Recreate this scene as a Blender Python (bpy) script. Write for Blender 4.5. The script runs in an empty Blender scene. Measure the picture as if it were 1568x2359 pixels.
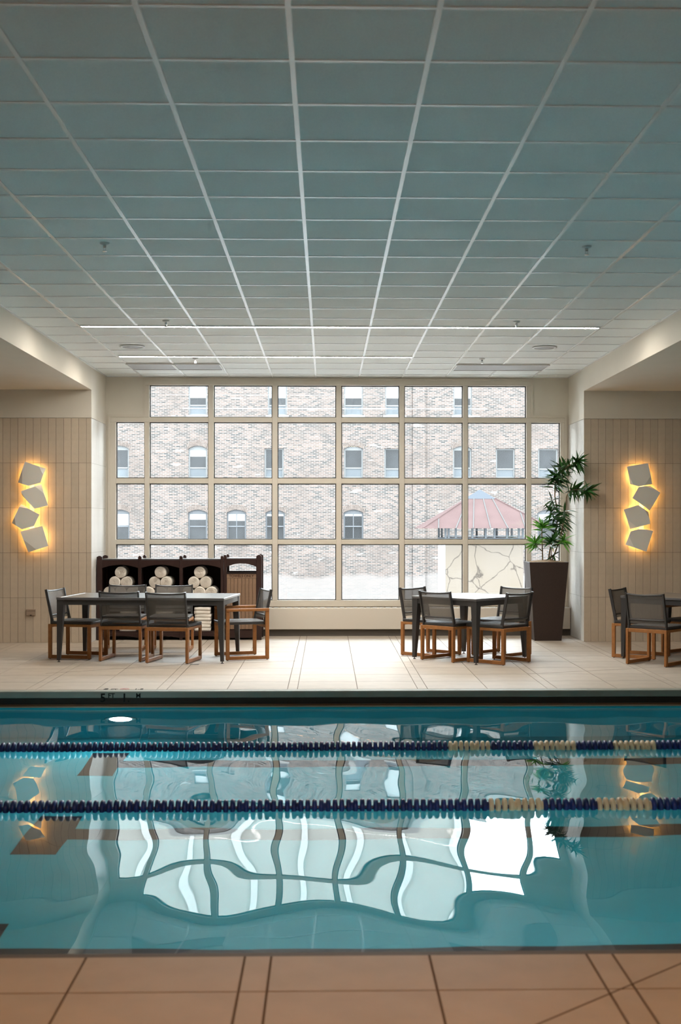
import bpy, bmesh, math, random
from mathutils import Vector, Matrix
random.seed(7)
sc = bpy.context.scene
COL = sc.collection
PI = math.pi

# ------------------------------------------------------------------ camera
CAM_H = 1.56
cam = bpy.data.cameras.new('camera')
cam.sensor_fit = 'HORIZONTAL'; cam.sensor_width = 24.0
cam.lens = 24.0 * 2960.0 / 1568.0
cam.shift_x = -32.0 / 1568.0
cam.shift_y = 29.5 / 1568.0
cam.clip_end = 400
cam.dof.use_dof = True; cam.dof.focus_distance = 22.0; cam.dof.aperture_fstop = 4.0
camo = bpy.data.objects.new('camera', cam); COL.objects.link(camo)
camo.location = (0, 0, CAM_H)
camo.rotation_euler = (PI/2, 0, -math.atan(0.0213))
sc.camera = camo

# ------------------------------------------------------------------ sky, exposure
w = bpy.data.worlds.new('overcast_sky'); sc.world = w
w.use_nodes = True
bg = w.node_tree.nodes['Background']
bg.inputs[0].default_value = (0.86, 0.935, 1.0, 1)
bg.inputs[1].default_value = 2.5
sc.view_settings.view_transform = 'Standard'
sc.view_settings.look = 'None'
sc.view_settings.gamma = 1.0
sc.view_settings.use_curve_mapping = False
sc.view_settings.exposure = 3.15
sc.cycles.transparent_max_bounces = 16
sc.cycles.use_denoising = True
LED_STRENGTH = 21.5
ADDED_LED_STRENGTH = 17.0
SCONCE_STRENGTH = 2.5
POOL_LAMP_STRENGTH = 36.0

# ------------------------------------------------------------------ materials
def lin(r, g, b):
    f = lambda c: ((c/255.0)/12.92 if c/255.0 <= 0.04045 else ((c/255.0+0.055)/1.055)**2.4)
    return (f(r), f(g), f(b), 1)
MATS = {}
def mat(name, col, rough=0.6, spec=0.5, metal=0.0, vary=0.0, noise=None, bump=None, coat=0.0):
    """procedural principled: colour broken up by noise (scale, amount) and by object (vary); bump=(scale, strength, distance)"""
    m = bpy.data.materials.new(name); m.use_nodes = True
    nt = m.node_tree; N = nt.nodes; L = nt.links
    p = N['Principled BSDF']
    p.inputs['Roughness'].default_value = rough
    p.inputs['Specular IOR Level'].default_value = spec
    p.inputs['Metallic'].default_value = metal
    p.inputs['Coat Weight'].default_value = coat; p.inputs['Coat Roughness'].default_value = 0.22
    tc = N.new('ShaderNodeTexCoord')
    val = None
    if noise:
        nz = N.new('ShaderNodeTexNoise'); nz.inputs['Scale'].default_value = noise[0]; nz.inputs['Detail'].default_value = 5
        L.new(tc.outputs['Object'], nz.inputs['Vector'])
        mr = N.new('ShaderNodeMapRange')
        mr.inputs[1].default_value = 0.25; mr.inputs[2].default_value = 0.75
        mr.inputs[3].default_value = 1-noise[1]; mr.inputs[4].default_value = 1+noise[1]
        L.new(nz.outputs['Fac'], mr.inputs[0]); val = mr.outputs[0]
    if vary:
        oi = N.new('ShaderNodeObjectInfo')
        mr = N.new('ShaderNodeMapRange')
        mr.inputs[3].default_value = 1-vary; mr.inputs[4].default_value = 1+vary
        L.new(oi.outputs['Random'], mr.inputs[0])
        if val is None: val = mr.outputs[0]
        else:
            mu = N.new('ShaderNodeMath'); mu.operation = 'MULTIPLY'
            L.new(val, mu.inputs[0]); L.new(mr.outputs[0], mu.inputs[1]); val = mu.outputs[0]
    if val is None:
        p.inputs['Base Color'].default_value = col
    else:
        vm = N.new('ShaderNodeVectorMath'); vm.operation = 'SCALE'
        vm.inputs[0].default_value = col[:3]
        L.new(val, vm.inputs['Scale']); L.new(vm.outputs[0], p.inputs['Base Color'])
    if bump:
        nb = N.new('ShaderNodeTexNoise'); nb.inputs['Scale'].default_value = bump[0]; nb.inputs['Detail'].default_value = 3
        L.new(tc.outputs['Object'], nb.inputs['Vector'])
        b = N.new('ShaderNodeBump'); b.inputs['Strength'].default_value = bump[1]; b.inputs['Distance'].default_value = bump[2]
        L.new(nb.outputs['Fac'], b.inputs['Height']); L.new(b.outputs[0], p.inputs['Normal'])
    MATS[name] = m
    return m
def emit(name, col, s):
    m = bpy.data.materials.new(name); m.use_nodes = True
    nt = m.node_tree; nt.nodes.remove(nt.nodes['Principled BSDF'])
    e = nt.nodes.new('ShaderNodeEmission'); e.inputs[0].default_value = col; e.inputs[1].default_value = s
    nt.links.new(e.outputs[0], nt.nodes['Material Output'].inputs[0])
    MATS[name] = m; return m

mat('paint', (0.70, 0.64, 0.545, 1), 0.7, 0.3, noise=(3, 0.02))
mat('paint_soffit', (0.70, 0.64, 0.545, 1), 0.8, 0.2, noise=(3, 0.02))
mat('frame_paint', (0.66, 0.595, 0.50, 1), 0.45, 0.4)
mat('wall_tile', (0.56, 0.46, 0.35, 1), 0.55, 0.4, vary=0.07, noise=(14, 0.06), bump=(120, 0.15, 0.002))
mat('return_tile', (0.66, 0.63, 0.585, 1), 0.5, 0.4, vary=0.03, noise=(14, 0.04), bump=(120, 0.1, 0.002))
mat('grout', (0.22, 0.175, 0.13, 1), 0.9, 0.1)
mat('grout_light', (0.42, 0.39, 0.35, 1), 0.9, 0.1)
mat('floor_tile', (0.42, 0.355, 0.288, 1), 0.55, 0.3, vary=0.03, noise=(5, 0.08), bump=(60, 0.08, 0.002))
mat('floor_grout', (0.14, 0.11, 0.085, 1), 0.9, 0.1)
mat('ceiling_tile', (0.79, 0.81, 0.79, 1), 0.9, 0.15, vary=0.015, noise=(160, 0.07), bump=(180, 0.5, 0.004))
mat('tee', (0.86, 0.86, 0.85, 1), 0.26, 0.6)
mat('plenum', (0.5, 0.5, 0.5, 1), 0.9, 0.1)
mat('diffuser_grey', (0.36, 0.35, 0.34, 1), 0.6, 0.3, noise=(300, 0.25))
mat('white_plastic', (0.72, 0.71, 0.69, 1), 0.45, 0.4)
mat('steel', (0.62, 0.62, 0.62, 1), 0.25, 0.5, metal=1.0)
mat('heater', (0.70, 0.63, 0.54, 1), 0.45, 0.4)
mat('toe_dark', (0.10, 0.085, 0.07, 1), 0.6, 0.3)
mat('teak', (0.36, 0.150, 0.045, 1), 0.5, 0.4, vary=0.06, noise=(24, 0.16))
mat('dark_alu', (0.042, 0.041, 0.042, 1), 0.38, 0.5)
mat('dark_top', (0.10, 0.102, 0.108, 1), 0.28, 0.8, noise=(40, 0.1), coat=1.0)
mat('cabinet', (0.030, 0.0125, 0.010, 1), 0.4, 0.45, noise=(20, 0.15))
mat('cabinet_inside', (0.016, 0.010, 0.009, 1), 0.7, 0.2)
mat('bin_panel', (0.235, 0.145, 0.090, 1), 0.5, 0.4, vary=0.04, noise=(30, 0.08))
mat('bin_text', (0.045, 0.018, 0.012, 1), 0.6, 0.2)
mat('towel', (0.80, 0.735, 0.655, 1), 0.95, 0.1, vary=0.03, bump=(260, 0.6, 0.004))
mat('towel_shadow', (0.62, 0.54, 0.45, 1), 0.95, 0.1)
mat('pot', (0.040, 0.025, 0.020, 1), 0.5, 0.4, noise=(60, 0.12), bump=(150, 0.15, 0.002))
mat('soil', (0.30, 0.20, 0.12, 1), 0.95, 0.1, noise=(40, 0.4), bump=(50, 0.8, 0.02))
mat('stem', (0.24, 0.16, 0.09, 1), 0.8, 0.2, noise=(40, 0.25))
mat('leaf', (0.026, 0.105, 0.018, 1), 0.35, 0.5, vary=0.35)
mat('leaf_young', (0.11, 0.36, 0.030, 1), 0.35, 0.5, vary=0.25)
mat('leaf_yellow', (0.62, 0.55, 0.03, 1), 0.4, 0.4)
mat('rope_blue', (0.010, 0.028, 0.155, 1), 0.35, 0.5, vary=0.15)
mat('rope_cream', (0.72, 0.60, 0.40, 1), 0.4, 0.5, vary=0.05)
mat('coping', (0.27, 0.28, 0.24, 1), 0.5, 0.4, noise=(8, 0.06))
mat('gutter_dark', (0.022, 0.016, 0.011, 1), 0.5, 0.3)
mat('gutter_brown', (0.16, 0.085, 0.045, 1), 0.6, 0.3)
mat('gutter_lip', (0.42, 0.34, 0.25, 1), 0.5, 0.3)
mat('marker_black', (0.006, 0.006, 0.006, 1), 0.6, 0.2)
mat('marker_red', (0.55, 0.22, 0.20, 1), 0.6, 0.2)
mat('pool_shell', (0.045, 0.44, 0.53, 1), 0.8, 0.2, noise=(2.0, 0.06))
mat('pool_stripe', (0.010, 0.012, 0.020, 1), 0.7, 0.2)
mat('sconce_white', (0.88, 0.83, 0.74, 1), 0.55, 0.4)
mat('outlet', (0.33, 0.245, 0.18, 1), 0.5, 0.4)
mat('outlet_hole', (0.02, 0.016, 0.012, 1), 0.6, 0.2)
mat('stone_sill', (0.109, 0.105, 0.101, 1), 0.9, 0.1, noise=(3, 0.1))
mat('window_grey', (0.043, 0.046, 0.050, 1), 0.6, 0.3)
mat('window_light', (0.073, 0.075, 0.075, 1), 0.6, 0.3)
mat('far_pane', (0.012, 0.013, 0.014, 1), 0.2, 0.15, noise=(1.2, 0.35))
mat('far_pane_low', (0.039, 0.045, 0.050, 1), 0.25, 0.2, noise=(1.2, 0.25))
mat('blind', (0.170, 0.173, 0.173, 1), 0.8, 0.2)
mat('arch_brick', (0.081, 0.066, 0.058, 1), 0.9, 0.1, noise=(6, 0.3))
mat('roof_red', (0.045, 0.030, 0.029, 1), 0.9, 0.03, noise=(2, 0.1))
mat('roof_grey', (0.034, 0.038, 0.044, 1), 0.9, 0.03)
mat('seam_white', (0.031, 0.031, 0.030, 1), 0.8, 0.2)
mat('post_dark', (0.035, 0.04, 0.045, 1), 0.6, 0.3)
mat('white_wall', (0.181, 0.186, 0.190, 1), 0.9, 0.1)
mat('asphalt', (0.25, 0.25, 0.25, 1), 0.9, 0.1, noise=(1, 0.2))
mat('outer_wall', (0.55, 0.50, 0.43, 1), 0.8, 0.2)
emit('led', (1.0, 0.94, 0.85, 1), LED_STRENGTH)
emit('added_warm_led', (1.0, 0.50, 0.21, 1), ADDED_LED_STRENGTH)
emit('sconce_glow', (1.0, 0.56, 0.16, 1), SCONCE_STRENGTH)
emit('pool_lamp_glow', (0.80, 0.95, 1.0, 1), POOL_LAMP_STRENGTH)

def mesh_fabric():
    m = bpy.data.materials.new('mesh_fabric'); m.use_nodes = True
    nt = m.node_tree; N = nt.nodes; L = nt.links
    p = N['Principled BSDF']; p.inputs['Base Color'].default_value = (0.15, 0.14, 0.13, 1); p.inputs['Roughness'].default_value = 0.6
    t = N.new('ShaderNodeBsdfTransparent')
    tc = N.new('ShaderNodeTexCoord')
    ck = N.new('ShaderNodeTexNoise'); ck.inputs['Scale'].default_value = 400
    L.new(tc.outputs['Object'], ck.inputs['Vector'])
    mr = N.new('ShaderNodeMapRange'); mr.inputs[3].default_value = 0.52; mr.inputs[4].default_value = 0.32
    L.new(ck.outputs['Fac'], mr.inputs[0])
    mx = N.new('ShaderNodeMixShader')
    L.new(mr.outputs[0], mx.inputs[0]); L.new(p.outputs[0], mx.inputs[1]); L.new(t.outputs[0], mx.inputs[2])
    L.new(mx.outputs[0], N['Material Output'].inputs[0]); MATS['mesh_fabric'] = m
mesh_fabric()
def pane_glass():
    m = bpy.data.materials.new('pane_glass'); m.use_nodes = True
    nt = m.node_tree; N = nt.nodes; L = nt.links; N.remove(N['Principled BSDF'])
    t = N.new('ShaderNodeBsdfTransparent'); t.inputs[0].default_value = (0.97, 0.985, 0.98, 1)
    g = N.new('ShaderNodeBsdfGlossy'); g.inputs['Roughness'].default_value = 0.0
    f = N.new('ShaderNodeFresnel'); f.inputs[0].default_value = 1.4
    mx = N.new('ShaderNodeMixShader')
    L.new(f.outputs[0], mx.inputs[0]); L.new(t.outputs[0], mx.inputs[1]); L.new(g.outputs[0], mx.inputs[2])
    L.new(mx.outputs[0], N['Material Output'].inputs[0]); MATS['pane_glass'] = m
pane_glass()
def water():
    m = bpy.data.materials.new('water'); m.use_nodes = True
    nt = m.node_tree; N = nt.nodes; L = nt.links; N.remove(N['Principled BSDF'])
    g = N.new('ShaderNodeBsdfGlass'); g.inputs['IOR'].default_value = 1.33; g.inputs['Roughness'].default_value = 0.0
    g.inputs['Color'].default_value = (0.94, 0.985, 0.99, 1)
    L.new(g.outputs[0], N['Material Output'].inputs[0]); MATS['water'] = m
water()
def brick_mat():
    m = bpy.data.materials.new('old_brick'); m.use_nodes = True
    nt = m.node_tree; N = nt.nodes; L = nt.links
    p = N['Principled BSDF']; p.inputs['Roughness'].default_value = 0.95; p.inputs['Specular IOR Level'].default_value = 0.1
    tc = N.new('ShaderNodeTexCoord')
    sx = N.new('ShaderNodeSeparateXYZ'); L.new(tc.outputs['Object'], sx.inputs[0])
    cb = N.new('ShaderNodeCombineXYZ'); L.new(sx.outputs['X'], cb.inputs['X']); L.new(sx.outputs['Z'], cb.inputs['Y'])
    br = N.new('ShaderNodeTexBrick')
    br.inputs['Scale'].default_value = 1.0
    br.inputs['Brick Width'].default_value = 0.25; br.inputs['Row Height'].default_value = 0.074
    br.inputs['Mortar Size'].default_value = 0.015; br.inputs['Mortar Smooth'].default_value = 0.3
    br.inputs['Color1'].default_value = (0.076, 0.054, 0.045, 1)
    br.inputs['Color2'].default_value = (0.012, 0.013, 0.013, 1)
    br.inputs['Mortar'].default_value = (0.101, 0.095, 0.090, 1)
    L.new(cb.outputs[0], br.inputs['Vector'])
    # pinker and paler patches, worn lime wash
    n1 = N.new('ShaderNodeTexNoise'); n1.inputs['Scale'].default_value = 0.55; n1.inputs['Detail'].default_value = 6
    L.new(tc.outputs['Object'], n1.inputs['Vector'])
    r1 = N.new('ShaderNodeMapRange'); r1.inputs[1].default_value = 0.42; r1.inputs[2].default_value = 0.68; r1.inputs[3].default_value = 0.02; r1.inputs[4].default_value = 0.45
    L.new(n1.outputs['Fac'], r1.inputs[0])
    mx = N.new('ShaderNodeMix'); mx.data_type = 'RGBA'
    mx.inputs[7].default_value = (0.049, 0.039, 0.034, 1)
    L.new(r1.outputs[0], mx.inputs[0]); L.new(br.outputs['Color'], mx.inputs[6])
    mp = N.new('ShaderNodeMapping'); mp.inputs['Scale'].default_value = (1.4, 1, 5.5); L.new(tc.outputs['Object'], mp.inputs[0])
    n2 = N.new('ShaderNodeTexNoise'); n2.inputs['Scale'].default_value = 0.7; n2.inputs['Detail'].default_value = 4
    L.new(mp.outputs[0], n2.inputs['Vector'])
    r2 = N.new('ShaderNodeMapRange'); r2.inputs[1].default_value = 0.66; r2.inputs[2].default_value = 0.70; r2.inputs[3].default_value = 0; r2.inputs[4].default_value = 0.8
    L.new(n2.outputs['Fac'], r2.inputs[0])
    m2 = N.new('ShaderNodeMix'); m2.data_type = 'RGBA'; m2.inputs[7].default_value = (0.145, 0.144, 0.141, 1)
    L.new(r2.outputs[0], m2.inputs[0]); L.new(mx.outputs[2], m2.inputs[6])
    # whitewashed lowest storey with an uneven upper edge
    n3 = N.new('ShaderNodeTexNoise'); n3.inputs['Scale'].default_value = 0.35
    L.new(tc.outputs['Object'], n3.inputs['Vector'])
    ad = N.new('ShaderNodeMath'); ad.operation = 'MULTIPLY_ADD'; ad.inputs[1].default_value = 1.1
    L.new(n3.outputs['Fac'], ad.inputs[0]); L.new(sx.outputs['Z'], ad.inputs[2])
    r3 = N.new('ShaderNodeMapRange'); r3.inputs[1].default_value = -0.30; r3.inputs[2].default_value = -0.50; r3.inputs[3].default_value = 0; r3.inputs[4].default_value = 0.78
    L.new(ad.outputs[0], r3.inputs[0])
    m3 = N.new('ShaderNodeMix'); m3.data_type = 'RGBA'; m3.inputs[7].default_value = (0.095, 0.086, 0.081, 1)
    L.new(r3.outputs[0], m3.inputs[0]); L.new(m2.outputs[2], m3.inputs[6])
    L.new(m3.outputs[2], p.inputs['Base Color'])
    MATS['old_brick'] = m
brick_mat()
def stucco():
    m = bpy.data.materials.new('cracked_stucco'); m.use_nodes = True
    nt = m.node_tree; N = nt.nodes; L = nt.links
    p = N['Principled BSDF']; p.inputs['Roughness'].default_value = 0.95; p.inputs['Specular IOR Level'].default_value = 0.1
    tc = N.new('ShaderNodeTexCoord')
    nz = N.new('ShaderNodeTexNoise'); nz.inputs['Scale'].default_value = 2.2; nz.inputs['Detail'].default_value = 4
    L.new(tc.outputs['Object'], nz.inputs['Vector'])
    mxv = N.new('ShaderNodeMix'); mxv.data_type = 'VECTOR'; mxv.inputs[0].default_value = 0.25
    L.new(tc.outputs['Object'], mxv.inputs[4]); L.new(nz.outputs['Color'], mxv.inputs[5])
    v = N.new('ShaderNodeTexVoronoi'); v.feature = 'DISTANCE_TO_EDGE'; v.inputs['Scale'].default_value = 1.5
    L.new(mxv.outputs[1], v.inputs['Vector'])
    r = N.new('ShaderNodeMapRange'); r.inputs[1].default_value = 0.004; r.inputs[2].default_value = 0.022; r.inputs[3].default_value = 0.75; r.inputs[4].default_value = 0
    L.new(v.outputs['Distance'], r.inputs[0])
    n2 = N.new('ShaderNodeTexNoise'); n2.inputs['Scale'].default_value = 0.8
    L.new(tc.outputs['Object'], n2.inputs['Vector'])
    cr = N.new('ShaderNodeMix'); cr.data_type = 'RGBA'; cr.inputs[6].default_value = (0.074, 0.060, 0.045, 1); cr.inputs[7].default_value = (0.087, 0.076, 0.066, 1)
    L.new(n2.outputs['Fac'], cr.inputs[0])
    mx = N.new('ShaderNodeMix'); mx.data_type = 'RGBA'; mx.inputs[7].default_value = (0.018, 0.015, 0.013, 1)
    L.new(r.outputs[0], mx.inputs[0]); L.new(cr.outputs[2], mx.inputs[6]); L.new(mx.outputs[2], p.inputs['Base Color'])
    MATS['cracked_stucco'] = m
stucco()

# ------------------------------------------------------------------ helpers
def me(name, verts, faces, m, smooth=False):
    d = bpy.data.meshes.new(name); d.from_pydata([tuple(v) for v in verts], [], faces)
    d.materials.append(MATS[m])
    if smooth:
        for p in d.polygons: p.use_smooth = True
    d.update(); return d
def obj(name, data, parent=None, loc=(0, 0, 0), rz=0.0, label=None, cat=None, group=None, kind=None, rot=None):
    o = bpy.data.objects.new(name, data); COL.objects.link(o)
    if parent is not None: o.parent = parent
    o.location = loc; o.rotation_euler = rot if rot else (0, 0, rz)
    if label: o['label'] = label
    if cat: o['category'] = cat
    if group: o['group'] = group
    if kind: o['kind'] = kind
    return o
def thing(name, label, cat, loc=(0, 0, 0), rz=0.0, group=None):
    return obj(name, None, None, loc, rz, label, cat, group)
class MB:
    """collects solids into one mesh"""
    def __init__(s): s.v = []; s.f = []
    def add(s, v, f):
        n = len(s.v); s.v += [tuple(q) for q in v]; s.f += [tuple(i+n for i in q) for q in f]; return s
    def box(s, x0, x1, y0, y1, z0, z1):
        return s.add([(x0,y0,z0),(x1,y0,z0),(x1,y1,z0),(x0,y1,z0),(x0,y0,z1),(x1,y0,z1),(x1,y1,z1),(x0,y1,z1)],
                     [(0,3,2,1),(4,5,6,7),(0,1,5,4),(1,2,6,5),(2,3,7,6),(3,0,4,7)])
    def cbox(s, x0, x1, y0, y1, z0, z1, b=0.003):
        bm = bmesh.new()
        bmesh.ops.create_cube(bm, size=1)
        for q in bm.verts:
            q.co = Vector(((x0+x1)/2+q.co.x*(x1-x0), (y0+y1)/2+q.co.y*(y1-y0), (z0+z1)/2+q.co.z*(z1-z0)))
        bmesh.ops.bevel(bm, geom=bm.edges[:], offset=b, segments=1, profile=0.5, affect='EDGES')
        bm.verts.index_update()
        s.add([q.co.copy() for q in bm.verts], [[q.index for q in f.verts] for f in bm.faces]); bm.free(); return s
    def bar(s, p0, p1, w, h, up=(0, 0, 1), w1=None, h1=None):
        p0 = Vector(p0); p1 = Vector(p1); d = (p1-p0).normalized(); up = Vector(up)
        if abs(d.dot(up)) > 0.98: up = Vector((0, 1, 0))
        a = d.cross(up).normalized(); b = a.cross(d).normalized()
        w1 = w if w1 is None else w1; h1 = h if h1 is None else h1
        v = []
        for p, ww, hh in ((p0, w, h), (p1, w1, h1)):
            v += [p-a*ww/2-b*hh/2, p+a*ww/2-b*hh/2, p+a*ww/2+b*hh/2, p-a*ww/2+b*hh/2]
        return s.add(v, [(0,1,2,3),(7,6,5,4),(0,4,5,1),(1,5,6,2),(2,6,7,3),(3,7,4,0)])
    def lathe(s, prof, n=20, c=(0, 0, 0), axis='Z'):
        """prof: list of (radius, along) from start to end, closed with caps"""
        v = []; f = []
        for r, h in prof:
            for k in range(n):
                a = 2*PI*k/n
                q = (r*math.cos(a), r*math.sin(a), h)
                if axis == 'X': q = (h, q[0], q[1])
                elif axis == 'Y': q = (q[0], h, q[1])
                v.append((q[0]+c[0], q[1]+c[1], q[2]+c[2]))
        for i in range(len(prof)-1):
            for k in range(n):
                f.append((i*n+k, i*n+(k+1) % n, (i+1)*n+(k+1) % n, (i+1)*n+k))
        f.append(tuple(range(n-1, -1, -1))); f.append(tuple((len(prof)-1)*n+k for k in range(n)))
        return s.add(v, f)
    def tube(s, pts, rads, n=8):
        pts = [Vector(p) for p in pts]; v = []; f = []
        for i, p in enumerate(pts):
            d = (pts[min(i+1, len(pts)-1)]-pts[max(i-1, 0)]).normalized()
            a = d.cross(Vector((0.3, 1, 0.1))).normalized(); b = d.cross(a)
            r = rads[i] if hasattr(rads, '__len__') else rads
            for k in range(n):
                t = 2*PI*k/n; v.append(p+a*r*math.cos(t)+b*r*math.sin(t))
        for i in range(len(pts)-1):
            for k in range(n): f.append((i*n+k, i*n+(k+1) % n, (i+1)*n+(k+1) % n, (i+1)*n+k))
        f.append(tuple(range(n-1, -1, -1))); f.append(tuple((len(pts)-1)*n+k for k in range(n)))
        return s.add(v, f)
    def prism(s, poly, y0, y1):
        """poly of (x, z), extruded along y"""
        n = len(poly)
        v = [(x, y0, z) for x, z in poly]+[(x, y1, z) for x, z in poly]
        f = [tuple(range(n)), tuple(range(2*n-1, n-1, -1))]+[(i, i+n, (i+1) % n+n, (i+1) % n) for i in range(n)]
        return s.add(v, f)
    def mesh(s, name, m, smooth=False):
        d = me(name, s.v, s.f, m, smooth)
        bm = bmesh.new(); bm.from_mesh(d); bmesh.ops.recalc_face_normals(bm, faces=bm.faces[:]); bm.to_mesh(d); bm.free()
        return d
def part(name, mb, m, parent, smooth=False, **k): return obj(name, mb.mesh(name, m, smooth), parent, **k)
def struct(name, mb, m, label=None): return obj(name, mb.mesh(name, m), kind='structure', label=label)
def text_mesh(s, size, m, depth=0.002, flip=False):
    c = bpy.data.curves.new('lettering', 'FONT'); c.body = s; c.size = size; c.extrude = depth; c.align_x = 'LEFT'; c.offset = size*0.018
    o = bpy.data.objects.new('lettering', c); COL.objects.link(o)
    bpy.context.view_layer.update()
    d = bpy.data.meshes.new_from_object(o.evaluated_get(bpy.context.evaluated_depsgraph_get()))
    bpy.data.objects.remove(o); d.materials.clear(); d.materials.append(MATS[m]); return d
def dup(root, loc, rz, **props):
    r = root.copy(); COL.objects.link(r); r.location = loc; r.rotation_euler = (0, 0, rz)
    for k, v in props.items(): r[k] = v
    for ch in root.children:
        c = ch.copy(); COL.objects.link(c); c.parent = r
        for g in ch.children:
            d = g.copy(); COL.objects.link(d); d.parent = c
    return r

# ------------------------------------------------------------------ room shell
XL, XR = -3.12, 3.43          # sides of the raised ceiling and of the window bay
YA, YW = 17.10, 18.20         # alcove tile walls, window wall
CZ, SZ = 3.65, 3.35           # ceiling, soffit
OXL, OXR, YB = -7.5, 11.0, -4.0
PXL, PXR, PY0, PY1 = -3.7, 10.6, 4.70, 12.08   # pool
WATER = -0.16; PBOT = -1.70

# floor slabs (grout shows between the tiles laid on them)
TT = 0.012
fl = struct('floor', MB().box(OXL, OXR, PY1+0.10, 18.6, -0.30, -0.005), 'floor_grout', 'far pool deck of large beige tiles with narrow strips')
fn = struct('floor_near', MB().box(OXL, OXR, YB, PY0-0.02, -0.30, -0.005), 'floor_grout', 'near pool deck of large beige tiles')
struct('floor_left_end', MB().box(OXL, PXL, PY0-0.02, PY1+0.10, -0.30, 0.0), 'floor_tile')
struct('floor_right_end', MB().box(PXR, OXR, PY0-0.02, PY1+0.10, -0.30, 0.0), 'floor_tile')
tile_cache = {}
def floor_tiles(parent, strip0, x0, x1, ys, gap):
    per = 1.237; k0 = int(math.floor((x0-strip0)/per))-1
    for k in range(k0, k0+20):
        s = strip0+k*per
        for a, b in ((s, s+0.095), (s+0.095, s+0.666), (s+0.666, s+per)):
            if b < x0 or a > x1: continue
            for ya, yb in zip(ys[:-1], ys[1:]):
                key = (round(b-a, 3), round(yb-ya, 3), gap)
                if key not in tile_cache:
                    hx, hy = (b-a-gap)/2, (yb-ya-gap)/2
                    tile_cache[key] = MB().box(-hx, hx, -hy, hy, -TT, 0).mesh('floor_tile', 'floor_tile')
                obj('tile', tile_cache[key], parent, ((a+b)/2, (ya+yb)/2, 0.0))
floor_tiles(fl, -0.376, -4.9, 5.3, [PY1+0.12]+[12.79+0.60*i for i in range(0, 10)], 0.006)
floor_tiles(fn, -0.296, -2.6, 2.8, [2.49, 3.09, 3.70, 4.30, 4.655], 0.009)
# the deck carries on beyond the tiles that can be seen
part('tile_field', MB().box(-2.9, 3.5, YB, 2.485, -TT, 0), 'floor_tile', fn)
def joint(parent, p, q, wd):
    p = Vector((p[0], p[1], 0)); q = Vector((q[0], q[1], 0)); d = (q-p); a = Vector((-d.y, d.x, 0)).normalized()*wd/2
    z = Vector((0, 0, 0.0008)); b = Vector((0, 0, -0.01))
    v = [p-a+b, p+a+b, q+a+b, q-a+b, p-a+z, p+a+z, q+a+z, q-a+z]
    part('slope_joint', MB().add(v, [(0,3,2,1),(4,5,6,7),(0,1,5,4),(1,2,6,5),(2,3,7,6),(3,0,4,7)]), 'floor_grout', parent)
joint(fn, (0.05, 3.45), (1.42, 4.69), 0.007)
joint(fl, (-2.95, 13.55), (-1.55, 14.42), 0.006)
joint(fl, (-1.45, 14.42), (-0.35, 14.75), 0.005)
joint(fl, (2.1, 13.4), (3.4, 13.9), 0.005)

# walls of the room
T = 0.25
struct('wall_behind', MB().box(OXL, OXR, YB-T, YB, -0.3, 3.8), 'outer_wall')
struct('wall_outer_left', MB().box(OXL-T, OXL, YB, 17.3, -0.3, 3.8), 'outer_wall')
struct('wall_outer_right', MB().box(OXR, OXR+T, YB, 17.3, -0.3, 3.8), 'outer_wall')
TILE_TOP = 2.975
wl = struct('wall_left', MB().box(OXL, XL-0.012, YA+0.012, YA+0.3, -0.1, TILE_TOP+0.004).box(OXL, XL, YA, YA+0.3, TILE_TOP+0.004, SZ+0.02), 'paint', 'left alcove wall, plain cream paint above tall narrow tiles')
wr = struct('wall_right', MB().box(XR+0.012, OXR, YA+0.012, YA+0.3, -0.1, TILE_TOP+0.004).box(XR, OXR, YA, YA+0.3, TILE_TOP+0.004, SZ+0.02), 'paint', 'right alcove wall, plain cream paint above tall narrow tiles')
part('grout_bed', MB().box(-5.3, XL-0.002, YA+0.004, YA+0.013, 0, TILE_TOP), 'grout', wl)
part('grout_bed', MB().box(XR+0.002, 5.6, YA+0.004, YA+0.013, 0, TILE_TOP), 'grout', wr)
RH = TILE_TOP/5
vt = {}
def wall_tile(parent, xa, xb, za, zb, y, name='tile'):
    key = (round(xb-xa, 4), round(zb-za, 4))
    if key not in vt:
        hx = (xb-xa-0.004)/2; hz = (zb-za-0.004)/2
        vt[key] = MB().box(-hx, hx, 0, 0.012, -hz, hz).mesh('wall_tile', 'wall_tile')
    obj(name, vt[key], parent, ((xa+xb)/2, y, (za+zb)/2))
for r in range(5):
    x = XL
    for i in range(21):
        wd = 0.066 if i == 0 else 0.1002
        wall_tile(wl, x-wd, x, r*RH, (r+1)*RH, YA); x -= wd
    x = XR
    for i in range(21):
        wd = 0.092 if i == 0 else 0.1002
        wall_tile(wr, x, x+wd, r*RH, (r+1)*RH, YA); x += wd
# returns of the window bay
rl = struct('wall_left_return', MB().box(XL-0.3, XL-0.012, YA+0.301, YW+0.3, -0.1, TILE_TOP).box(XL-0.3, XL, YA+0.301, YW+0.3, TILE_TOP+0.003, CZ+0.1).box(XL-0.3, XL, YA, YA+0.301, SZ+0.02, CZ+0.1), 'paint', 'left return of the window bay, pale tiles under cream paint')
rr = struct('wall_right_return', MB().box(XR+0.012, XR+0.3, YA+0.301, YW+0.3, -0.1, TILE_TOP).box(XR, XR+0.3, YA+0.301, YW+0.3, TILE_TOP+0.003, CZ+0.1).box(XR, XR+0.3, YA, YA+0.301, SZ+0.02, CZ+0.1), 'paint', 'right return of the window bay, pale tiles under cream paint')
part('grout_bed', MB().box(XL-0.013, XL-0.003, YA+0.013, YW, 0, TILE_TOP), 'grout_light', rl)
part('grout_bed', MB().box(XR+0.003, XR+0.013, YA+0.013, YW, 0, TILE_TOP), 'grout_light', rr)
nret = 11; dw = (YW-YA)/nret
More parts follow.
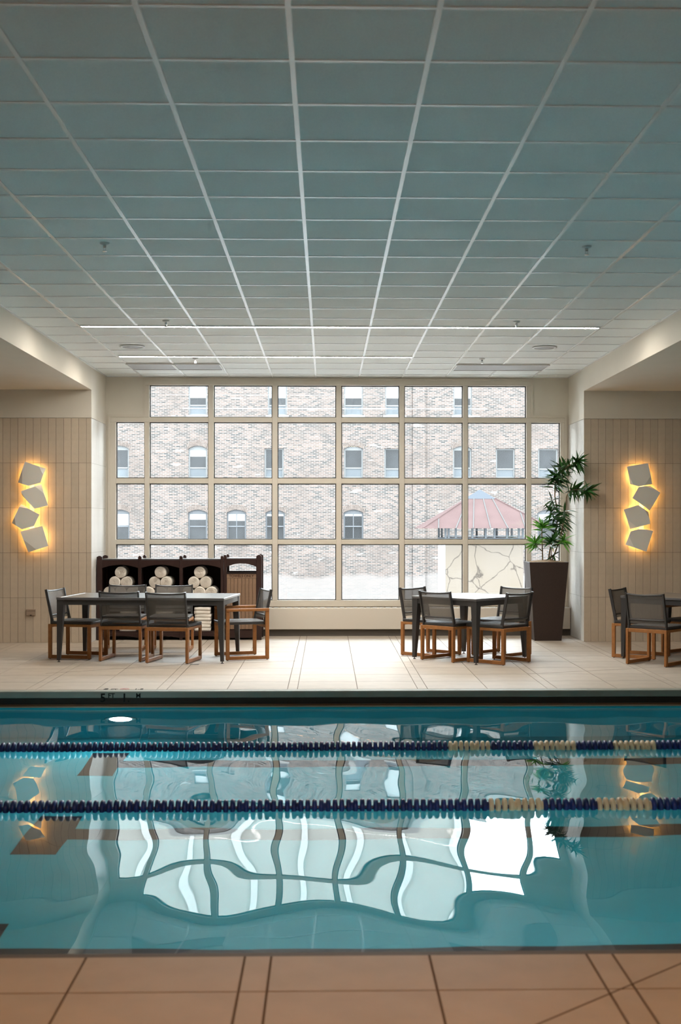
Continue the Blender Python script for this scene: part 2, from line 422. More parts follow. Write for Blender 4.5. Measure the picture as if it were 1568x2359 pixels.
rt = MB().box(-0.006, 0.006, -dw/2+0.0015, dw/2-0.0015, -RH/2+0.002, RH/2-0.002).mesh('return_tile', 'return_tile')
for r in range(5):
    for i in range(nret):
        obj('tile', rt, rl, (XL-0.006, YA+dw*(i+0.5), (r+0.5)*RH))
        obj('tile', rt, rr, (XR+0.006, YA+dw*(i+0.5), (r+0.5)*RH))

# window wall around the stepped window opening
WXL, WXR, MXL, MXR = -3.068, 3.387, -2.580, 2.905
WB, WT, WS = 0.404, 3.613, 3.094
mb = MB().box(XL-0.3, XR+0.3, YW, YW+0.3, -0.1, WB).box(XL-0.3, XR+0.3, YW, YW+0.3, WT, CZ+0.2)
mb.box(XL-0.3, WXL, YW, YW+0.3, WB, WS).box(WXR, XR+0.3, YW, YW+0.3, WB, WS)
mb.box(XL-0.3, MXL, YW, YW+0.3, WS, WT).box(MXR, XR+0.3, YW, YW+0.3, WS, WT)
struct('wall_back', mb, 'paint', 'cream wall around the big stepped grid window')
GX = [(-2.977,-2.574),(-2.506,-1.675),(-1.601,-0.774),(-0.700,0.129),(0.203,1.027),(1.095,1.928),(1.996,2.830),(2.898,3.313)]
GZ = [(3.079,3.533),(2.217,3.011),(1.351,2.144),(0.491,1.284)]
win = obj('window_1', None, loc=(0, YW, 0), kind='structure', label='wide stepped grid window with cream painted frame')
FY0, FY1 = -0.012, 0.13
def fbox(name, x0, x1, z0, z1, y0=FY0, y1=FY1): part(name, MB().cbox(x0, x1, y0, y1, z0, z1, 0.004), 'frame_paint', win)
fbox('frame', WXL, GX[0][0], GZ[3][0], GZ[1][1]); fbox('frame', GX[7][1], WXR, GZ[3][0], GZ[1][1])
fbox('frame', WXL, MXL, GZ[0][0], WS); fbox('frame', MXR, WXR, GZ[0][0], WS)
fbox('sill', WXL, WXR, WB-0.001, GZ[3][0], -0.03)
fbox('frame', MXL, MXR, GZ[0][1], WT)
fbox('frame', MXL, GX[1][0], GZ[0][0], GZ[0][1]); fbox('frame', GX[6][1], MXR, GZ[0][0], GZ[0][1])
fbox('transom', WXL, WXR, GZ[1][1], GZ[0][0])
fbox('transom', GX[0][0], GX[7][1], GZ[2][1], GZ[1][0]); fbox('transom', GX[0][0], GX[7][1], GZ[3][1], GZ[2][0])
for i in range(7):
    top = GZ[0][1] if 1 <= i <= 5 else GZ[1][1]
    fbox('mullion', GX[i][1], GX[i+1][0], GZ[3][0], top, FY0-0.008)
# thin raised casing round the opening
for a in ((WXL-0.02, WXL+0.012, WB, WS-0.012), (WXR-0.012, WXR+0.02, WB, WS-0.012), (MXL-0.02, MXR+0.02, WT-0.01, WT+0.02),
          (MXL-0.02, MXL+0.012, WS+0.02, WT-0.01), (MXR-0.012, MXR+0.02, WS+0.02, WT-0.01), (WXL-0.02, MXL+0.012, WS-0.012, WS+0.02), (MXR-0.012, WXR+0.02, WS-0.012, WS+0.02)):
    part('casing', MB().box(a[0], a[1], -0.018, 0.01, a[2], a[3]), 'frame_paint', win)
for j, (z0, z1) in enumerate(GZ):
    for i, (x0, x1) in enumerate(GX):
        if j == 0 and i in (0, 7): continue
        part('pane', MB().box(x0-0.005, x1+0.005, 0.075, 0.081, z0-0.005, z1+0.005), 'pane_glass', win)
        b = 0.012
        part('bead', MB().box(x0, x0+b, 0.045, 0.074, z0, z1).box(x1-b, x1, 0.045, 0.074, z0, z1).box(x0+b, x1-b, 0.045, 0.074, z0, z0+b).box(x0+b, x1-b, 0.045, 0.074, z1-b, z1), 'window_light', win)

# heater cover below the window
ht = thing('heater_cover', 'long cream heater cover with dark toe space under the window', 'heater', (0, 0, 0))
part('body', MB().cbox(XL+0.01, XR-0.01, 18.0, YW-0.012, 0.094, 0.392, 0.006), 'heater', ht)
part('toe_kick', MB().box(XL+0.01, XR-0.01, 18.04, YW-0.012, 0.0, 0.094), 'toe_dark', ht)
gb = MB()
for i in range(70):
    x = XL+0.06+i*0.0925
    if x+0.07 < XR-0.02: gb.box(x, x+0.066, 18.012, 18.10, 0.392, 0.400)
part('grille', gb, 'white_plastic', ht)

# ------------------------------------------------------------------ ceiling
cl = struct('ceiling', MB().box(XL, XR, YB, YW+0.3, CZ+0.03, CZ+0.15), 'plenum', 'suspended ceiling of square acoustic tiles in a white grid')
CX0, CDX, CY0, CDY = -0.157, 0.612, 5.19, 0.6035
xs = sorted(set([XL]+[CX0+CDX*k for k in range(-5, 7) if XL+0.03 < CX0+CDX*k < XR-0.03]+[XR]))
ys = [CY0+CDY*k for k in range(-3, 22)]+[YW]
ct = {}
diff_cells = {}
for j in range(len(ys)-1):
    for i in range(len(xs)-1):
        xa, xb, ya, yb = xs[i], xs[i+1], ys[j], ys[j+1]
        xm, ym = (xa+xb)/2, (ya+yb)/2
        if 16.65 < ym < 17.26 and (-2.62 < xm < -1.37 or 1.66 < xm < 2.92):
            diff_cells[(i, j)] = (xa, xb, ya, yb); continue
        key = (round(xb-xa, 3), round(yb-ya, 3))
        if key not in ct: ct[key] = MB().box(-(xb-xa)/2+0.003, (xb-xa)/2-0.003, -(yb-ya)/2+0.003, (yb-ya)/2-0.003, 0.004, 0.02).mesh('ceiling_tile', 'ceiling_tile')
        obj('tile', ct[key], cl, (xm, ym, CZ))
part('tile_field', MB().box(XL, XR, YB, ys[0]-0.005, CZ+0.004, CZ+0.02), 'ceiling_tile', cl)
for x in xs[1:-1]:
    part('main_tee', MB().box(x-0.0125, x+0.0125, ys[0], YW-0.01, CZ-0.003, CZ+0.005), 'tee', cl)
for y in ys:
    part('cross_tee', MB().box(XL+0.01, XR-0.01, y-0.0125, y+0.0125, CZ-0.001, CZ+0.005), 'tee', cl)
for x0, x1 in ((XL, XL+0.022), (XR-0.022, XR)):
    part('wall_angle', MB().box(x0, x1, YB, YW-0.001, CZ-0.004, CZ+0.004), 'tee', cl)
part('wall_angle', MB().box(XL+0.022, XR-0.022, YW-0.022, YW-0.001, CZ-0.004, CZ+0.004), 'tee', cl)
for nm, x0, x1 in (('ceiling_soffit_left', OXL, XL), ('ceiling_soffit_right', XR, OXR)):
    struct(nm, MB().box(x0, x1, YB, YA, SZ, CZ+0.15), 'paint_soffit', 'lowered cream bulkhead beside the raised ceiling')
# grey supply panels in the ceiling
def ceil_panel(x0, x1, label):
    t = thing('ceiling_diffuser', label, 'vent', ((x0+x1)/2, 16.96, CZ), group='grey ceiling air panels')
    h = (x1-x0)/2-0.015
    part('panel', MB().box(-h, h, -0.285, 0.285, -0.012, 0.004), 'diffuser_grey', t)
    part('rim', MB().box(-h-0.012, -h, -0.29, 0.29, -0.02, 0.0).box(h, h+0.012, -0.29, 0.29, -0.02, 0.0).box(-h, h, -0.297, -0.285, -0.018, 0).box(-h, h, 0.285, 0.297, -0.018, 0), 'white_plastic', t)
ceil_panel(-2.605, -1.993, 'grey ceiling air panel nearest the left corner, one of an abutting pair')
ceil_panel(-1.993, -1.381, 'grey ceiling air panel of the left pair, on the side towards the middle')
ceil_panel(1.679, 2.903, 'long single grey ceiling air panel near the right end of the window')
# linear lamps
def led(x0, x1, y, label, glow='led'):
    t = thing('linear_lamp', label, 'lamp', ((x0+x1)/2, y, CZ), group='recessed linear ceiling lamps')
    h = (x1-x0)/2
    part('housing', MB().box(-h, h, -0.032, -0.024, -0.010, 0.004).box(-h, h, 0.024, 0.032, -0.010, 0.004).box(-h-0.008, -h, -0.032, 0.032, -0.010, 0.004).box(h, h+0.008, -0.032, 0.032, -0.010, 0.004), 'tee', t)
    part('diffuser', MB().box(-h, h, -0.024, 0.024, -0.009, 0.003), glow, t)
led(-2.577, 2.872, 13.55, 'longer glowing linear lamp across the ceiling, the one farther from the window')
led(-2.568, 1.053, 15.965, 'shorter glowing linear lamp across the ceiling, the one nearer the window')
led(-2.572, 2.872, 2.40, 'unseen linear lamp added over the near deck to light it warmly', 'added_warm_led')  # added above the view, only to give the near deck warm light
# speakers and sprinklers
for x, y, lb in ((-2.278, 15.10, 'round white ceiling speaker in the left part of the ceiling'), (2.56, 15.08, 'round white ceiling speaker in the right part of the ceiling')):
    t = thing('ceiling_speaker', lb, 'speaker', (x, y, CZ), group='round ceiling speakers')
    part('trim_ring', MB().lathe([(0.145, 0.0), (0.145, -0.008), (0.12, -0.012), (0.118, 0.0)], 32), 'white_plastic', t, True)
    part('grille', MB().lathe([(0.118, 0.0), (0.118, -0.007), (0.06, -0.010), (0.001, -0.011)], 32), 'diffuser_grey', t, True)
sp0 = None
for x, y, lb in ((-1.65, 9.58, 'ceiling sprinkler nearest the camera on the left'), (1.95, 9.62, 'ceiling sprinkler nearest the camera on the right'),
                 (-1.65, 13.21, 'ceiling sprinkler just in front of the long lamp, on the left'), (1.95, 13.19, 'ceiling sprinkler just in front of the long lamp, on the right'),
                 (-1.65, 16.17, 'ceiling sprinkler above the left grey air panels'), (1.95, 16.14, 'ceiling sprinkler above the right grey air panel')):
    if sp0 is None:
        sp0 = t = thing('sprinkler', lb, 'sprinkler', (x, y, CZ), group='ceiling sprinklers')
        part('escutcheon', MB().lathe([(0.036, 0.003), (0.036, -0.004), (0.02, -0.012), (0.015, -0.012)], 20), 'white_plastic', t, True)
        part('body', MB().lathe([(0.012, -0.010), (0.012, -0.030), (0.006, -0.034)], 12), 'steel', t, True)
        part('arm', MB().bar((-0.010, 0, -0.028), (-0.004, 0, -0.058), 0.004, 0.006).bar((0.010, 0, -0.028), (0.004, 0, -0.058), 0.004, 0.006), 'steel', t)
        part('deflector', MB().lathe([(0.017, -0.056), (0.017, -0.060), (0.004, -0.064)], 16), 'steel', t)
    else: dup(sp0, (x, y, CZ), 0, label=lb)

# ------------------------------------------------------------------ wall sconces: four folded plates, lit from behind
SC_L = [([(-3.98,2.393),(-3.711,2.302),(-3.774,2.114),(-3.931,2.071),(-4.077,2.12)], ((-3.93,2.355),(-4.05,2.14))),
        ([(-4.028,2.004),(-3.771,2.096),(-3.675,1.816),(-3.853,1.771),(-4.022,1.95)], ((-3.90,2.05),(-3.70,1.83))),
        ([(-4.095,1.713),(-4.037,1.832),(-3.786,1.695),(-3.859,1.543),(-4.016,1.50),(-4.157,1.585)], ((-3.86,1.735),(-4.016,1.50))),
        ([(-4.04,1.47),(-3.853,1.525),(-3.75,1.543),(-3.669,1.281),(-3.938,1.196)], ((-3.853,1.525),(-3.80,1.24)))]
SC_R = [([(3.989,2.336),(4.274,2.382),(4.334,2.103),(4.147,2.07),(4.039,2.102)], None),
        ([(4.06,1.916),(4.147,2.064),(4.298,2.084),(4.439,1.988),(4.298,1.749)], None),
        ([(3.95,1.763),(4.14,1.823),(4.279,1.73),(4.298,1.573),(4.039,1.501)], None),
        ([(4.039,1.472),(4.183,1.515),(4.341,1.477),(4.248,1.20),(3.974,1.296)], None)]
def sconce(cx, plates, label, seed):
    rnd = random.Random(seed)
    t = thing('wall_sconce', label, 'wall lamp', (cx, YA, 1.80), group='faceted wall sconces')
    part('back_bar', MB().box(-0.03, 0.03, -0.014, 0.001, -0.50, 0.48), 'sconce_white', t)
    for poly, _ in plates:
        n = len(poly); mx = sum(p[0] for p in poly)/n; mz = sum(p[1] for p in poly)/n
        tx, tz = rnd.uniform(-0.06, 0.06), rnd.uniform(-0.06, 0.06)
        def yy_(x, z): return -0.078+(x-mx)*tx+(z-mz)*tz
        folds = {n-1: 0.42, 1: 0.30} if rnd.random() < 0.6 else {n-1: 0.34, 2: 0.40}
        bnd = []; main = []; tris = []
        for k, (x, z) in enumerate(poly):
            if k in folds:
                q = folds[k]; pa, pc = poly[k-1], poly[(k+1) % n]
                a_ = (x+(pa[0]-x)*q, z+(pa[1]-z)*q); c_ = (x+(pc[0]-x)*q*1.5, z+(pc[1]-z)*q*1.5)
                ia = len(bnd); bnd += [(a_[0]-cx, yy_(*a_), a_[1]-1.80), (x-cx, yy_(x, z)+0.026, z-1.80), (c_[0]-cx, yy_(*c_), c_[1]-1.80)]
                main += [ia, ia+2]; tris.append((ia, ia+1, ia+2))
            else:
                main.append(len(bnd)); bnd.append((x-cx, yy_(x, z), z-1.80))
        nb = len(bnd)
        v = bnd+[(a_, b_+0.006, c_) for a_, b_, c_ in bnd]
        f = [tuple(main)]+tris+[tuple(q+nb for q in reversed(main))]+[tuple(q+nb for q in reversed(t_)) for t_ in tris]
        f += [(k, nb+k, nb+(k+1) % nb, (k+1) % nb) for k in range(nb)]
        pl = part('plate', MB().add(v, f), 'sconce_white', t)
        em = []
        for s, yy in ((0.62, -0.020), (0.62, -0.034)):
            em.append([((x-mx)*s+mx-cx, yy, (z-mz)*s+mz-1.80) for x, z in poly])
        part('glow_ring', MB().add(em[0]+em[1], [(k, (k+1) % n, n+(k+1) % n, n+k) for k in range(n)]+[tuple(range(n)), tuple(range(2*n-1, n-1, -1))]), 'sconce_glow', pl)
        part('mount', MB().lathe([(0.03, 0.0), (0.03, -0.055)], 12, (mx-cx, 0, mz-1.80), 'Y'), 'sconce_white', pl)
sconce(-3.90, SC_L, 'column of four folded glowing plates on the left tiled wall', 3)
sconce(4.20, SC_R, 'column of four folded glowing plates on the right tiled wall', 5)
# outlet
t = thing('outlet', 'small brown outlet box low on the left tiled wall', 'outlet', (-3.915, YA, 0.40))
part('cover', MB().cbox(-0.062, 0.062, -0.022, 0.0, -0.042, 0.042, 0.005), 'outlet', t)
part('latch', MB().box(-0.012, 0.012, -0.025, -0.021, -0.042, -0.030), 'outlet_hole', t)
part('lid_seam', MB().box(-0.058, 0.058, -0.0232, -0.021, 0.018, 0.021), 'outlet_hole', t)

# ------------------------------------------------------------------ pool
pb = MB()
pb.box(PXL-0.2, PXR+0.2, PY0-0.25, PY1+0.35, PBOT-0.2, PBOT)
pb.box(PXL-0.2, PXR+0.2, PY1, PY1+0.35, PBOT, -0.31)
pb.box(PXL-0.2, PXR+0.2, PY0-0.25, PY0, PBOT, -0.02)
pb.box(PXL-0.2, PXL, PY0, PY1, PBOT, -0.02).box(PXR, PXR+0.2, PY0, PY1, PBOT, -0.02)
basin = struct('pool_basin', pb, 'pool_shell', 'aqua pool basin under the water')
part('upper_wall', MB().box(PXL, PXR, PY1, PY1+0.10, -0.305, -0.146), 'pool_shell', basin)
edge = struct('pool_edge', MB().cbox(PXL-0.1, PXR+0.1, PY1, PY1+0.115, -0.063, 0.0, 0.006), 'coping', 'grey green coping along the far pool edge')
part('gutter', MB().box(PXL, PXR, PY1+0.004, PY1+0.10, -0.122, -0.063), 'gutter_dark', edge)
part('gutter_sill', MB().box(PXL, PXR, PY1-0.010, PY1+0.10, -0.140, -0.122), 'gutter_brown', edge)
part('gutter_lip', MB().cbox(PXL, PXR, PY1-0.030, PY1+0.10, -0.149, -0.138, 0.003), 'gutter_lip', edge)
edn = struct('pool_edge_near', MB().box(PXL-0.1, PXR+0.1, PY0-0.045, PY0+0.004, -0.12, -0.004), 'toe_dark', 'dark edge strip along the near pool deck')
# lane lines with T ends on the pool bottom
for k, y in enumerate((8.80, 10.95, 6.65)):
    part('lane_line', MB().box(-1.75, PXR-1.5, y-0.13, y+0.13, PBOT, PBOT+0.003), 'pool_stripe', basin)
    part('lane_line_end', MB().box(-2.05, -1.75, y-0.45, y+0.45, PBOT, PBOT+0.003), 'pool_stripe', basin)
# water surface with slow swells
rnd = random.Random(11)
waves = []
for lam, n, sl, spread in ((2.6, 3, 0.0006, PI), (0.95, 5, 0.0029, 0.6), (0.62, 5, 0.0030, 0.6), (0.40, 4, 0.0010, 0.7)):
    for _ in range(n):
        a = rnd.uniform(-spread, spread); l = lam*rnd.uniform(0.8, 1.25); k = 2*PI/l
        waves.append((math.cos(a)*k, math.sin(a)*k, rnd.uniform(0, 2*PI), sl*1.414/k*rnd.uniform(0.7, 1.2)))
nx, ny = 320, 165
V = []; F = []
for j in range(ny+1):
    for i in range(nx+1):
        x = PXL+(PXR-PXL)*i/nx; y = PY0+(PY1-PY0)*j/ny
        V.append((x, y, WATER+sum(a*math.sin(kx*x+ky*y+p) for kx, ky, p, a in waves)))
for j in range(ny):
    for i in range(nx):
        a = j*(nx+1)+i; F.append((a, a+1, a+nx+2, a+nx+1))
obj('pool_water', me('pool_water', V, F, 'water', True), label='calm turquoise pool water mirroring the window', cat='water', kind='stuff')
# underwater lamps: one in the far wall, two unseen, added to light the water
def pool_lamp(x, y, rz, label):
    t = thing('pool_lamp', label, 'lamp', (x, y, WATER-0.60), rz, group='underwater pool lamps')
    part('bezel', MB().lathe([(0.15, 0.001), (0.15, -0.012), (0.105, -0.022), (0.105, -0.004)], 32, axis='Y'), 'steel', t, True)
    part('lens', MB().lathe([(0.103, -0.002), (0.10, -0.014), (0.06, -0.024), (0.002, -0.028)], 32, axis='Y'), 'pool_lamp_glow', t, True)
pool_lamp(-1.93, PY1, 0, 'round white underwater lamp glowing in the far pool wall')
pool_lamp(0.60, PY0, PI, 'round unseen lamp added in the near pool wall to brighten the water, the left one')
pool_lamp(5.20, PY0, PI, 'round unseen lamp added in the near pool wall to brighten the water, the right one')
# depth marks
def mark(s, size, x, z, label, y=PY1, flat=False):
    o = obj('depth_mark', text_mesh(s, size, 'marker_black', 0.001), None, (x, y-0.0015, z), rot=(PI/2, 0, 0) if not flat else (0, 0, 0), label=label, cat='marking', group='depth marks')
    return o
mark('5', 0.112, -2.125, -0.098, 'large black figure 5 on the far pool wall')
mark('FT', 0.060, -2.050, -0.060, 'small raised black letters FT on the far pool wall')
mark('1.', 0.112, -1.925, -0.098, 'large black figure 1 and point on the far pool wall')
mark('M', 0.060, -1.790, -0.060, 'small black letter M on the far pool wall')
mark('5', 0.10, -2.12, 0.0012, 'flat black figure 5 on the deck edge above the pool mark', PY1+0.135, True)
mark('FT', 0.06, -2.05, 0.0012, 'flat small black letters FT on the deck edge', PY1+0.135, True)
mark('1.5', 0.075, -1.83, 0.0012, 'flat black figures 1.5 on the deck edge', PY1+0.135, True)
rg = MB(); n = 28
for k in range(n):
    a0, a1 = 2*PI*k/n, 2*PI*(k+1)/n
    q = [(r*math.cos(a), r*math.sin(a), z) for a in (a0, a1) for r in (0.034, 0.045) for z in (0.0, 0.0014)]
    rg.add(q, [(1, 3, 7, 5), (2, 6, 7, 3), (0, 1, 5, 4)])
rg.bar((-0.026, 0.026, 0.0007), (0.026, -0.026, 0.0007), 0.009, 0.0014)
obj('warning_mark', rg.mesh('warning_mark', 'marker_red'), None, (-1.92, PY1+0.17, 0.0), label='faded red circle mark with a slash on the deck edge', cat='marking')

# lane ropes
disc = {}
for c in ('rope_blue', 'rope_cream'):
    disc[c] = MB().lathe([(0.020, -0.0155), (0.044, -0.0135), (0.052, -0.007), (0.052, 0.007), (0.044, 0.0135), (0.020, 0.0155)], 18, axis='X').mesh('float_disc', c, True)
hub = {c: MB().lathe([(0.034, -0.012), (0.034, 0.012)], 14, axis='X').mesh('spacer', c) for c in disc}
def rope(y, xs_, bands, label):
    t = thing('lane_rope', label, 'lane rope', (0, y, WATER+0.010), group='floating lane ropes')
    pitch = 0.0411
    part('cable', MB().lathe([(0.012, PXL+0.03), (0.012, PXR-0.03)], 8, axis='X'), 'rope_blue', t)
    def colour(x):
        for a, b in bands:
            if a <= x < b: return 'rope_cream'
        return 'rope_blue'
    x = xs_[0]; i = 0
    while x < xs_[1]:
        c = colour(x)
        jz = random.uniform(-0.002, 0.002)
        obj('float_disc', disc[c], t, (x, 0, jz), rot=(random.uniform(0, 1), 0, 0))
        if i % 4 == 0: obj('spacer', hub[c], t, (x+pitch/2, 0, jz))
        x += pitch; i += 1
    rest = MB(); xx = xs_[0]-pitch
    while xx > PXL+0.08:
        rest.lathe([(0.030, -0.0155), (0.052, -0.007), (0.052, 0.007), (0.030, 0.0155)], 10, (xx, 0, 0), 'X'); xx -= pitch
    while x < PXR-0.08:
        rest.lathe([(0.030, -0.0155), (0.052, -0.007), (0.052, 0.007), (0.030, 0.0155)], 10, (x, 0, 0), 'X'); x += pitch
    part('float_discs', rest, 'rope_blue', t, kind='stuff')
def px_x(px, y): return (px-753)/2960.0*y*1.002
Y1, Y2 = 9.84, 7.77
rope(Y1, (-3.0, 3.4), [(px_x(a, Y1), px_x(b, Y1)) for a, b in ((1033, 1133), (1226, 1322), (1418, 1514), (1610, 1706))], 'farther blue lane rope with cream float sections, nearer the far pool edge')
rope(Y2, (-2.5, 3.0), [(px_x(a, Y2), px_x(b, Y2)) for a, b in ((1128, 1254), (1372, 1495), (1618, 1742))], 'nearer blue lane rope with cream float sections, closer to the camera')
# floor drain
obj('floor_drain', MB().cbox(-0.05, 0.05, -0.05, 0.05, -0.001, 0.002, 0.0008).mesh('floor_drain', 'toe_dark'), None, (-1.48, 14.40, 0), label='small dark square drain in the deck by the long table', cat='drain')

# ------------------------------------------------------------------ chairs
def make_chair(arms):
    t = thing('dining_chair', '', 'chair', group='teak and mesh dining chairs')
    W = 0.235; D = 0.245; lw, ld = 0.030, 0.042     # leg section
    legtop = 0.562 if arms else 0.405
    if arms: W = 0.285; D = 0.235
    for sx in (-1, 1):
        for sy in (-1, 1):
            part('leg', MB().cbox(sx*W-lw/2, sx*W+lw/2, sy*D-ld/2, sy*D+ld/2, 0.006, legtop, 0.003), 'teak', t)
            part('glide', MB().lathe([(0.010, 0.0), (0.010, 0.008)], 10, (sx*W, sy*D, 0)), 'dark_alu', t)
        part('runner', MB().cbox(sx*W-lw/2, sx*W+lw/2, -D+ld/2, D-ld/2, 0.006, 0.046, 0.003), 'teak', t)
        if arms:
            part('arm', MB().cbox(sx*W-0.022, sx*W+0.022, -D-ld/2, D+ld/2, legtop, legtop+0.032, 0.004), 'teak', t)
        else:
            part('side_rail', MB().cbox(sx*W-lw/2, sx*W+lw/2, -D+ld/2, D-ld/2, 0.375, 0.405, 0.003), 'teak', t)
    zr = 0.405
    for sy in (-1, 1):
        part('cross_rail', MB().cbox(-W+lw/2, W-lw/2, sy*D-0.016, sy*D+0.016, zr-0.040, zr, 0.003), 'teak', t)
    # dark seat frame and mesh seat
    sw = 0.232; sf = MB()
    for sx in (-1, 1): sf.cbox(sx*sw-0.014, sx*sw+0.014, -0.235, 0.275, 0.406, 0.440, 0.006)
    sf.cbox(-sw+0.014, sw-0.014, 0.247, 0.275, 0.406, 0.436, 0.006).cbox(-sw+0.014, sw-0.014, -0.235, -0.207, 0.406, 0.432, 0.004)
    part('seat_frame', sf, 'dark_alu', t)
    nu, nv = 8, 8; v = []; f = []
    for j in range(nv+1):
        for i in range(nu+1):
            a = -1+2*i/nu; b = -1+2*j/nv
            v.append((a*(sw-0.006), 0.015+b*0.245, 0.441-0.012*(1-a*a)*(1-b*b)))
    m_ = len(v)
    v += [(a, b, c-0.004) for a, b, c in v]
    for j in range(nv):
        for i in range(nu):
            q = (j*(nu+1)+i, j*(nu+1)+i+1, (j+1)*(nu+1)+i+1, (j+1)*(nu+1)+i)
            f.append(q); f.append(tuple(k+m_ for k in reversed(q)))
    d = me('seat', v, f, 'mesh_fabric', True); obj('seat', d, t)
    # back: two posts leaning back, sling, two curved cross bars
    p0 = Vector((0, -0.225, 0.43)); lean = Vector((0, -0.075, 0.375))
    for sx in (-1, 1):
        part('back_post', MB().bar((sx*0.228, p0.y, p0.z-0.03), (sx*0.228, p0.y+0.0, p0.z+0.03), 0.016, 0.036, (0, 1, 0))
             .bar((sx*0.228, p0.y, p0.z+0.02), (sx*0.228, p0.y+lean.y, p0.z+lean.z), 0.018, 0.032, (0, 1, 0)), 'dark_alu', t)
    def curvebar(nm, s, sag, r):
        c = p0+lean*s; pts = [(a*0.226, c.y-sag*(1-a*a), c.z-0.012*(1-a*a)*(1 if s > 0.9 else 0)) for a in [-1+2*i/10 for i in range(11)]]
        part(nm, MB().tube(pts, r, 8), 'dark_alu', t, True)
    curvebar('top_bar', 0.965, 0.022, 0.011); curvebar('lower_bar', 0.20, 0.016, 0.009)
    nu, nv = 10, 6; v = []; f = []
    for j in range(nv+1):
        for i in range(nu+1):
            a = -1+2*i/nu; s = 0.10+0.875*j/nv
            c = p0+lean*s
            v.append((a*0.232, c.y-0.020*(1-a*a)+0.004, c.z-0.010*(1-a*a)*(s > 0.9)))
    m_ = len(v); v += [(a, b+0.004, c) for a, b, c in v]
    for j in range(nv):
        for i in range(nu):
            q = (j*(nu+1)+i, j*(nu+1)+i+1, (j+1)*(nu+1)+i+1, (j+1)*(nu+1)+i)
            f.append(q); f.append(tuple(k+m_ for k in reversed(q)))
    obj('backrest', me('backrest', v, f, 'mesh_fabric', True), t)
    return t
chair0 = make_chair(False); arm0 = make_chair(True)
used = set()
def chair(x, y, ang, label, arms=False):
    """ang: direction the sitter faces, degrees from +y towards +x"""
    src = arm0 if arms else chair0
    if arms not in used:
        used.add(arms); src.location = (x, y, 0); src.rotation_euler = (0, 0, -math.radians(ang)); src['label'] = label; return src
    return dup(src, (x, y, 0), -math.radians(ang), label=label)
def from_rear(xa, ya, xb, yb, label, arms=False):
    """rear legs at a (left) and b (right) seen from behind the chair"""
    dx, dy = xb-xa, yb-ya; L = math.hypot(dx, dy); fx, fy = -dy/L, dx/L
    chair((xa+xb)/2+fx*0.245, (ya+yb)/2+fy*0.245, math.degrees(math.atan2(fx, fy)), label, arms)
from_rear(-2.580, 14.735, -2.127, 14.665, 'left of two mesh chairs on the pool side of the long table')
from_rear(-2.020, 14.540, -1.575, 14.450, 'right of two mesh chairs on the pool side of the long table')
chair(-2.52, 16.02, 180, 'left of two mesh chairs on the cabinet side of the long table')
chair(-1.93, 15.98, 180, 'right of two mesh chairs on the cabinet side of the long table')
chair(-2.93, 15.22, 104, 'armless mesh chair at the left end of the long table')
chair(-1.005, 15.12, -108, 'mesh chair with teak armrests at the right end of the long table', True)
from_rear(1.105, 14.835, 1.425, 14.500, 'mesh chair at the square table, near left side, its back to the pool')
from_rear(1.955, 14.215, 2.285, 14.540, 'mesh chair at the square table, near right side, its back to the pool')
from_rear(1.230, 15.690, 0.910, 15.365, 'mesh chair at the square table, far left side, facing the pool')
from_rear(2.43, 15.37, 2.10, 15.71, 'mesh chair at the square table, far right side, in front of the planter')
from_rear(3.365, 14.300, 3.705, 13.990, 'mesh chair at the right-edge table with its back to the pool')
from_rear(3.64, 15.42, 3.37, 15.04, 'mesh chair at the right-edge table, its farther one at the left')
from_rear(4.78, 15.30, 4.42, 15.72, 'mesh chair with teak armrests on the far side of the right-edge table', True)

# ------------------------------------------------------------------ tables
def table(x, y, rz, LX, LY, label, slats):
    t = thing('dining_table', label, 'table', (x, y, 0), rz, group='dark metal tables')
    H = 0.735; hx, hy = LX/2, LY/2
    part('apron', MB().box(-hx+0.012, hx-0.012, -hy+0.012, -hy+0.042, H-0.085, H-0.012).box(-hx+0.012, hx-0.012, hy-0.042, hy-0.012, H-0.085, H-0.012)
         .box(-hx+0.012, -hx+0.042, -hy+0.042, hy-0.042, H-0.085, H-0.012).box(hx-0.042, hx-0.012, -hy+0.042, hy-0.042, H-0.085, H-0.012), 'dark_alu', t)
    fr = 0.045
    part('top_frame', MB().cbox(-hx, hx, -hy, -hy+fr, H-0.028, H, 0.004).cbox(-hx, hx, hy-fr, hy, H-0.028, H, 0.004)
         .cbox(-hx, -hx+fr, -hy+fr, hy-fr, H-0.028, H, 0.004).cbox(hx-fr, hx, -hy+fr, hy-fr, H-0.028, H, 0.004), 'dark_top', t)
    n = slats; wy = (2*hy-2*fr)/n
    sm = MB().box(-hx+fr, hx-fr, -wy/2+0.002, wy/2-0.002, -0.020, -0.001).mesh('slat', 'dark_top')
    for i in range(n): obj('slat', sm, t, (0, -hy+fr+wy*(i+0.5), H))
    for sx in (-1, 1):
        for sy in (-1, 1):
            ax, ay = sx*(hx-0.006), sy*(hy-0.006)
            # tapered leg, outer corner vertical
            def rect(sz, z): return [(ax-sx*a, ay-sy*b, z) for a, b in ((0, 0), (sz, 0), (sz, sz), (0, sz))]
            v = rect(0.038, 0.022)+rect(0.082, H-0.030)
            part('leg', MB().add(v, [(0,1,2,3),(4,5,6,7),(0,1,5,4),(1,2,6,5),(2,3,7,6),(3,0,4,7)]), 'dark_alu', t)
            part('foot', MB().lathe([(0.017, 0.0), (0.017, 0.006), (0.006, 0.010), (0.006, 0.024)], 12, (ax-sx*0.019, ay-sy*0.019, 0)), 'dark_alu', t)
    return t
table(-2.06, 15.09, math.radians(-6), 1.93, 1.06, 'long dark metal table in front of the towel cabinet', 9)
table(1.660, 14.93, math.radians(45), 0.96, 0.96, 'square dark metal table between the window and the pool', 8)
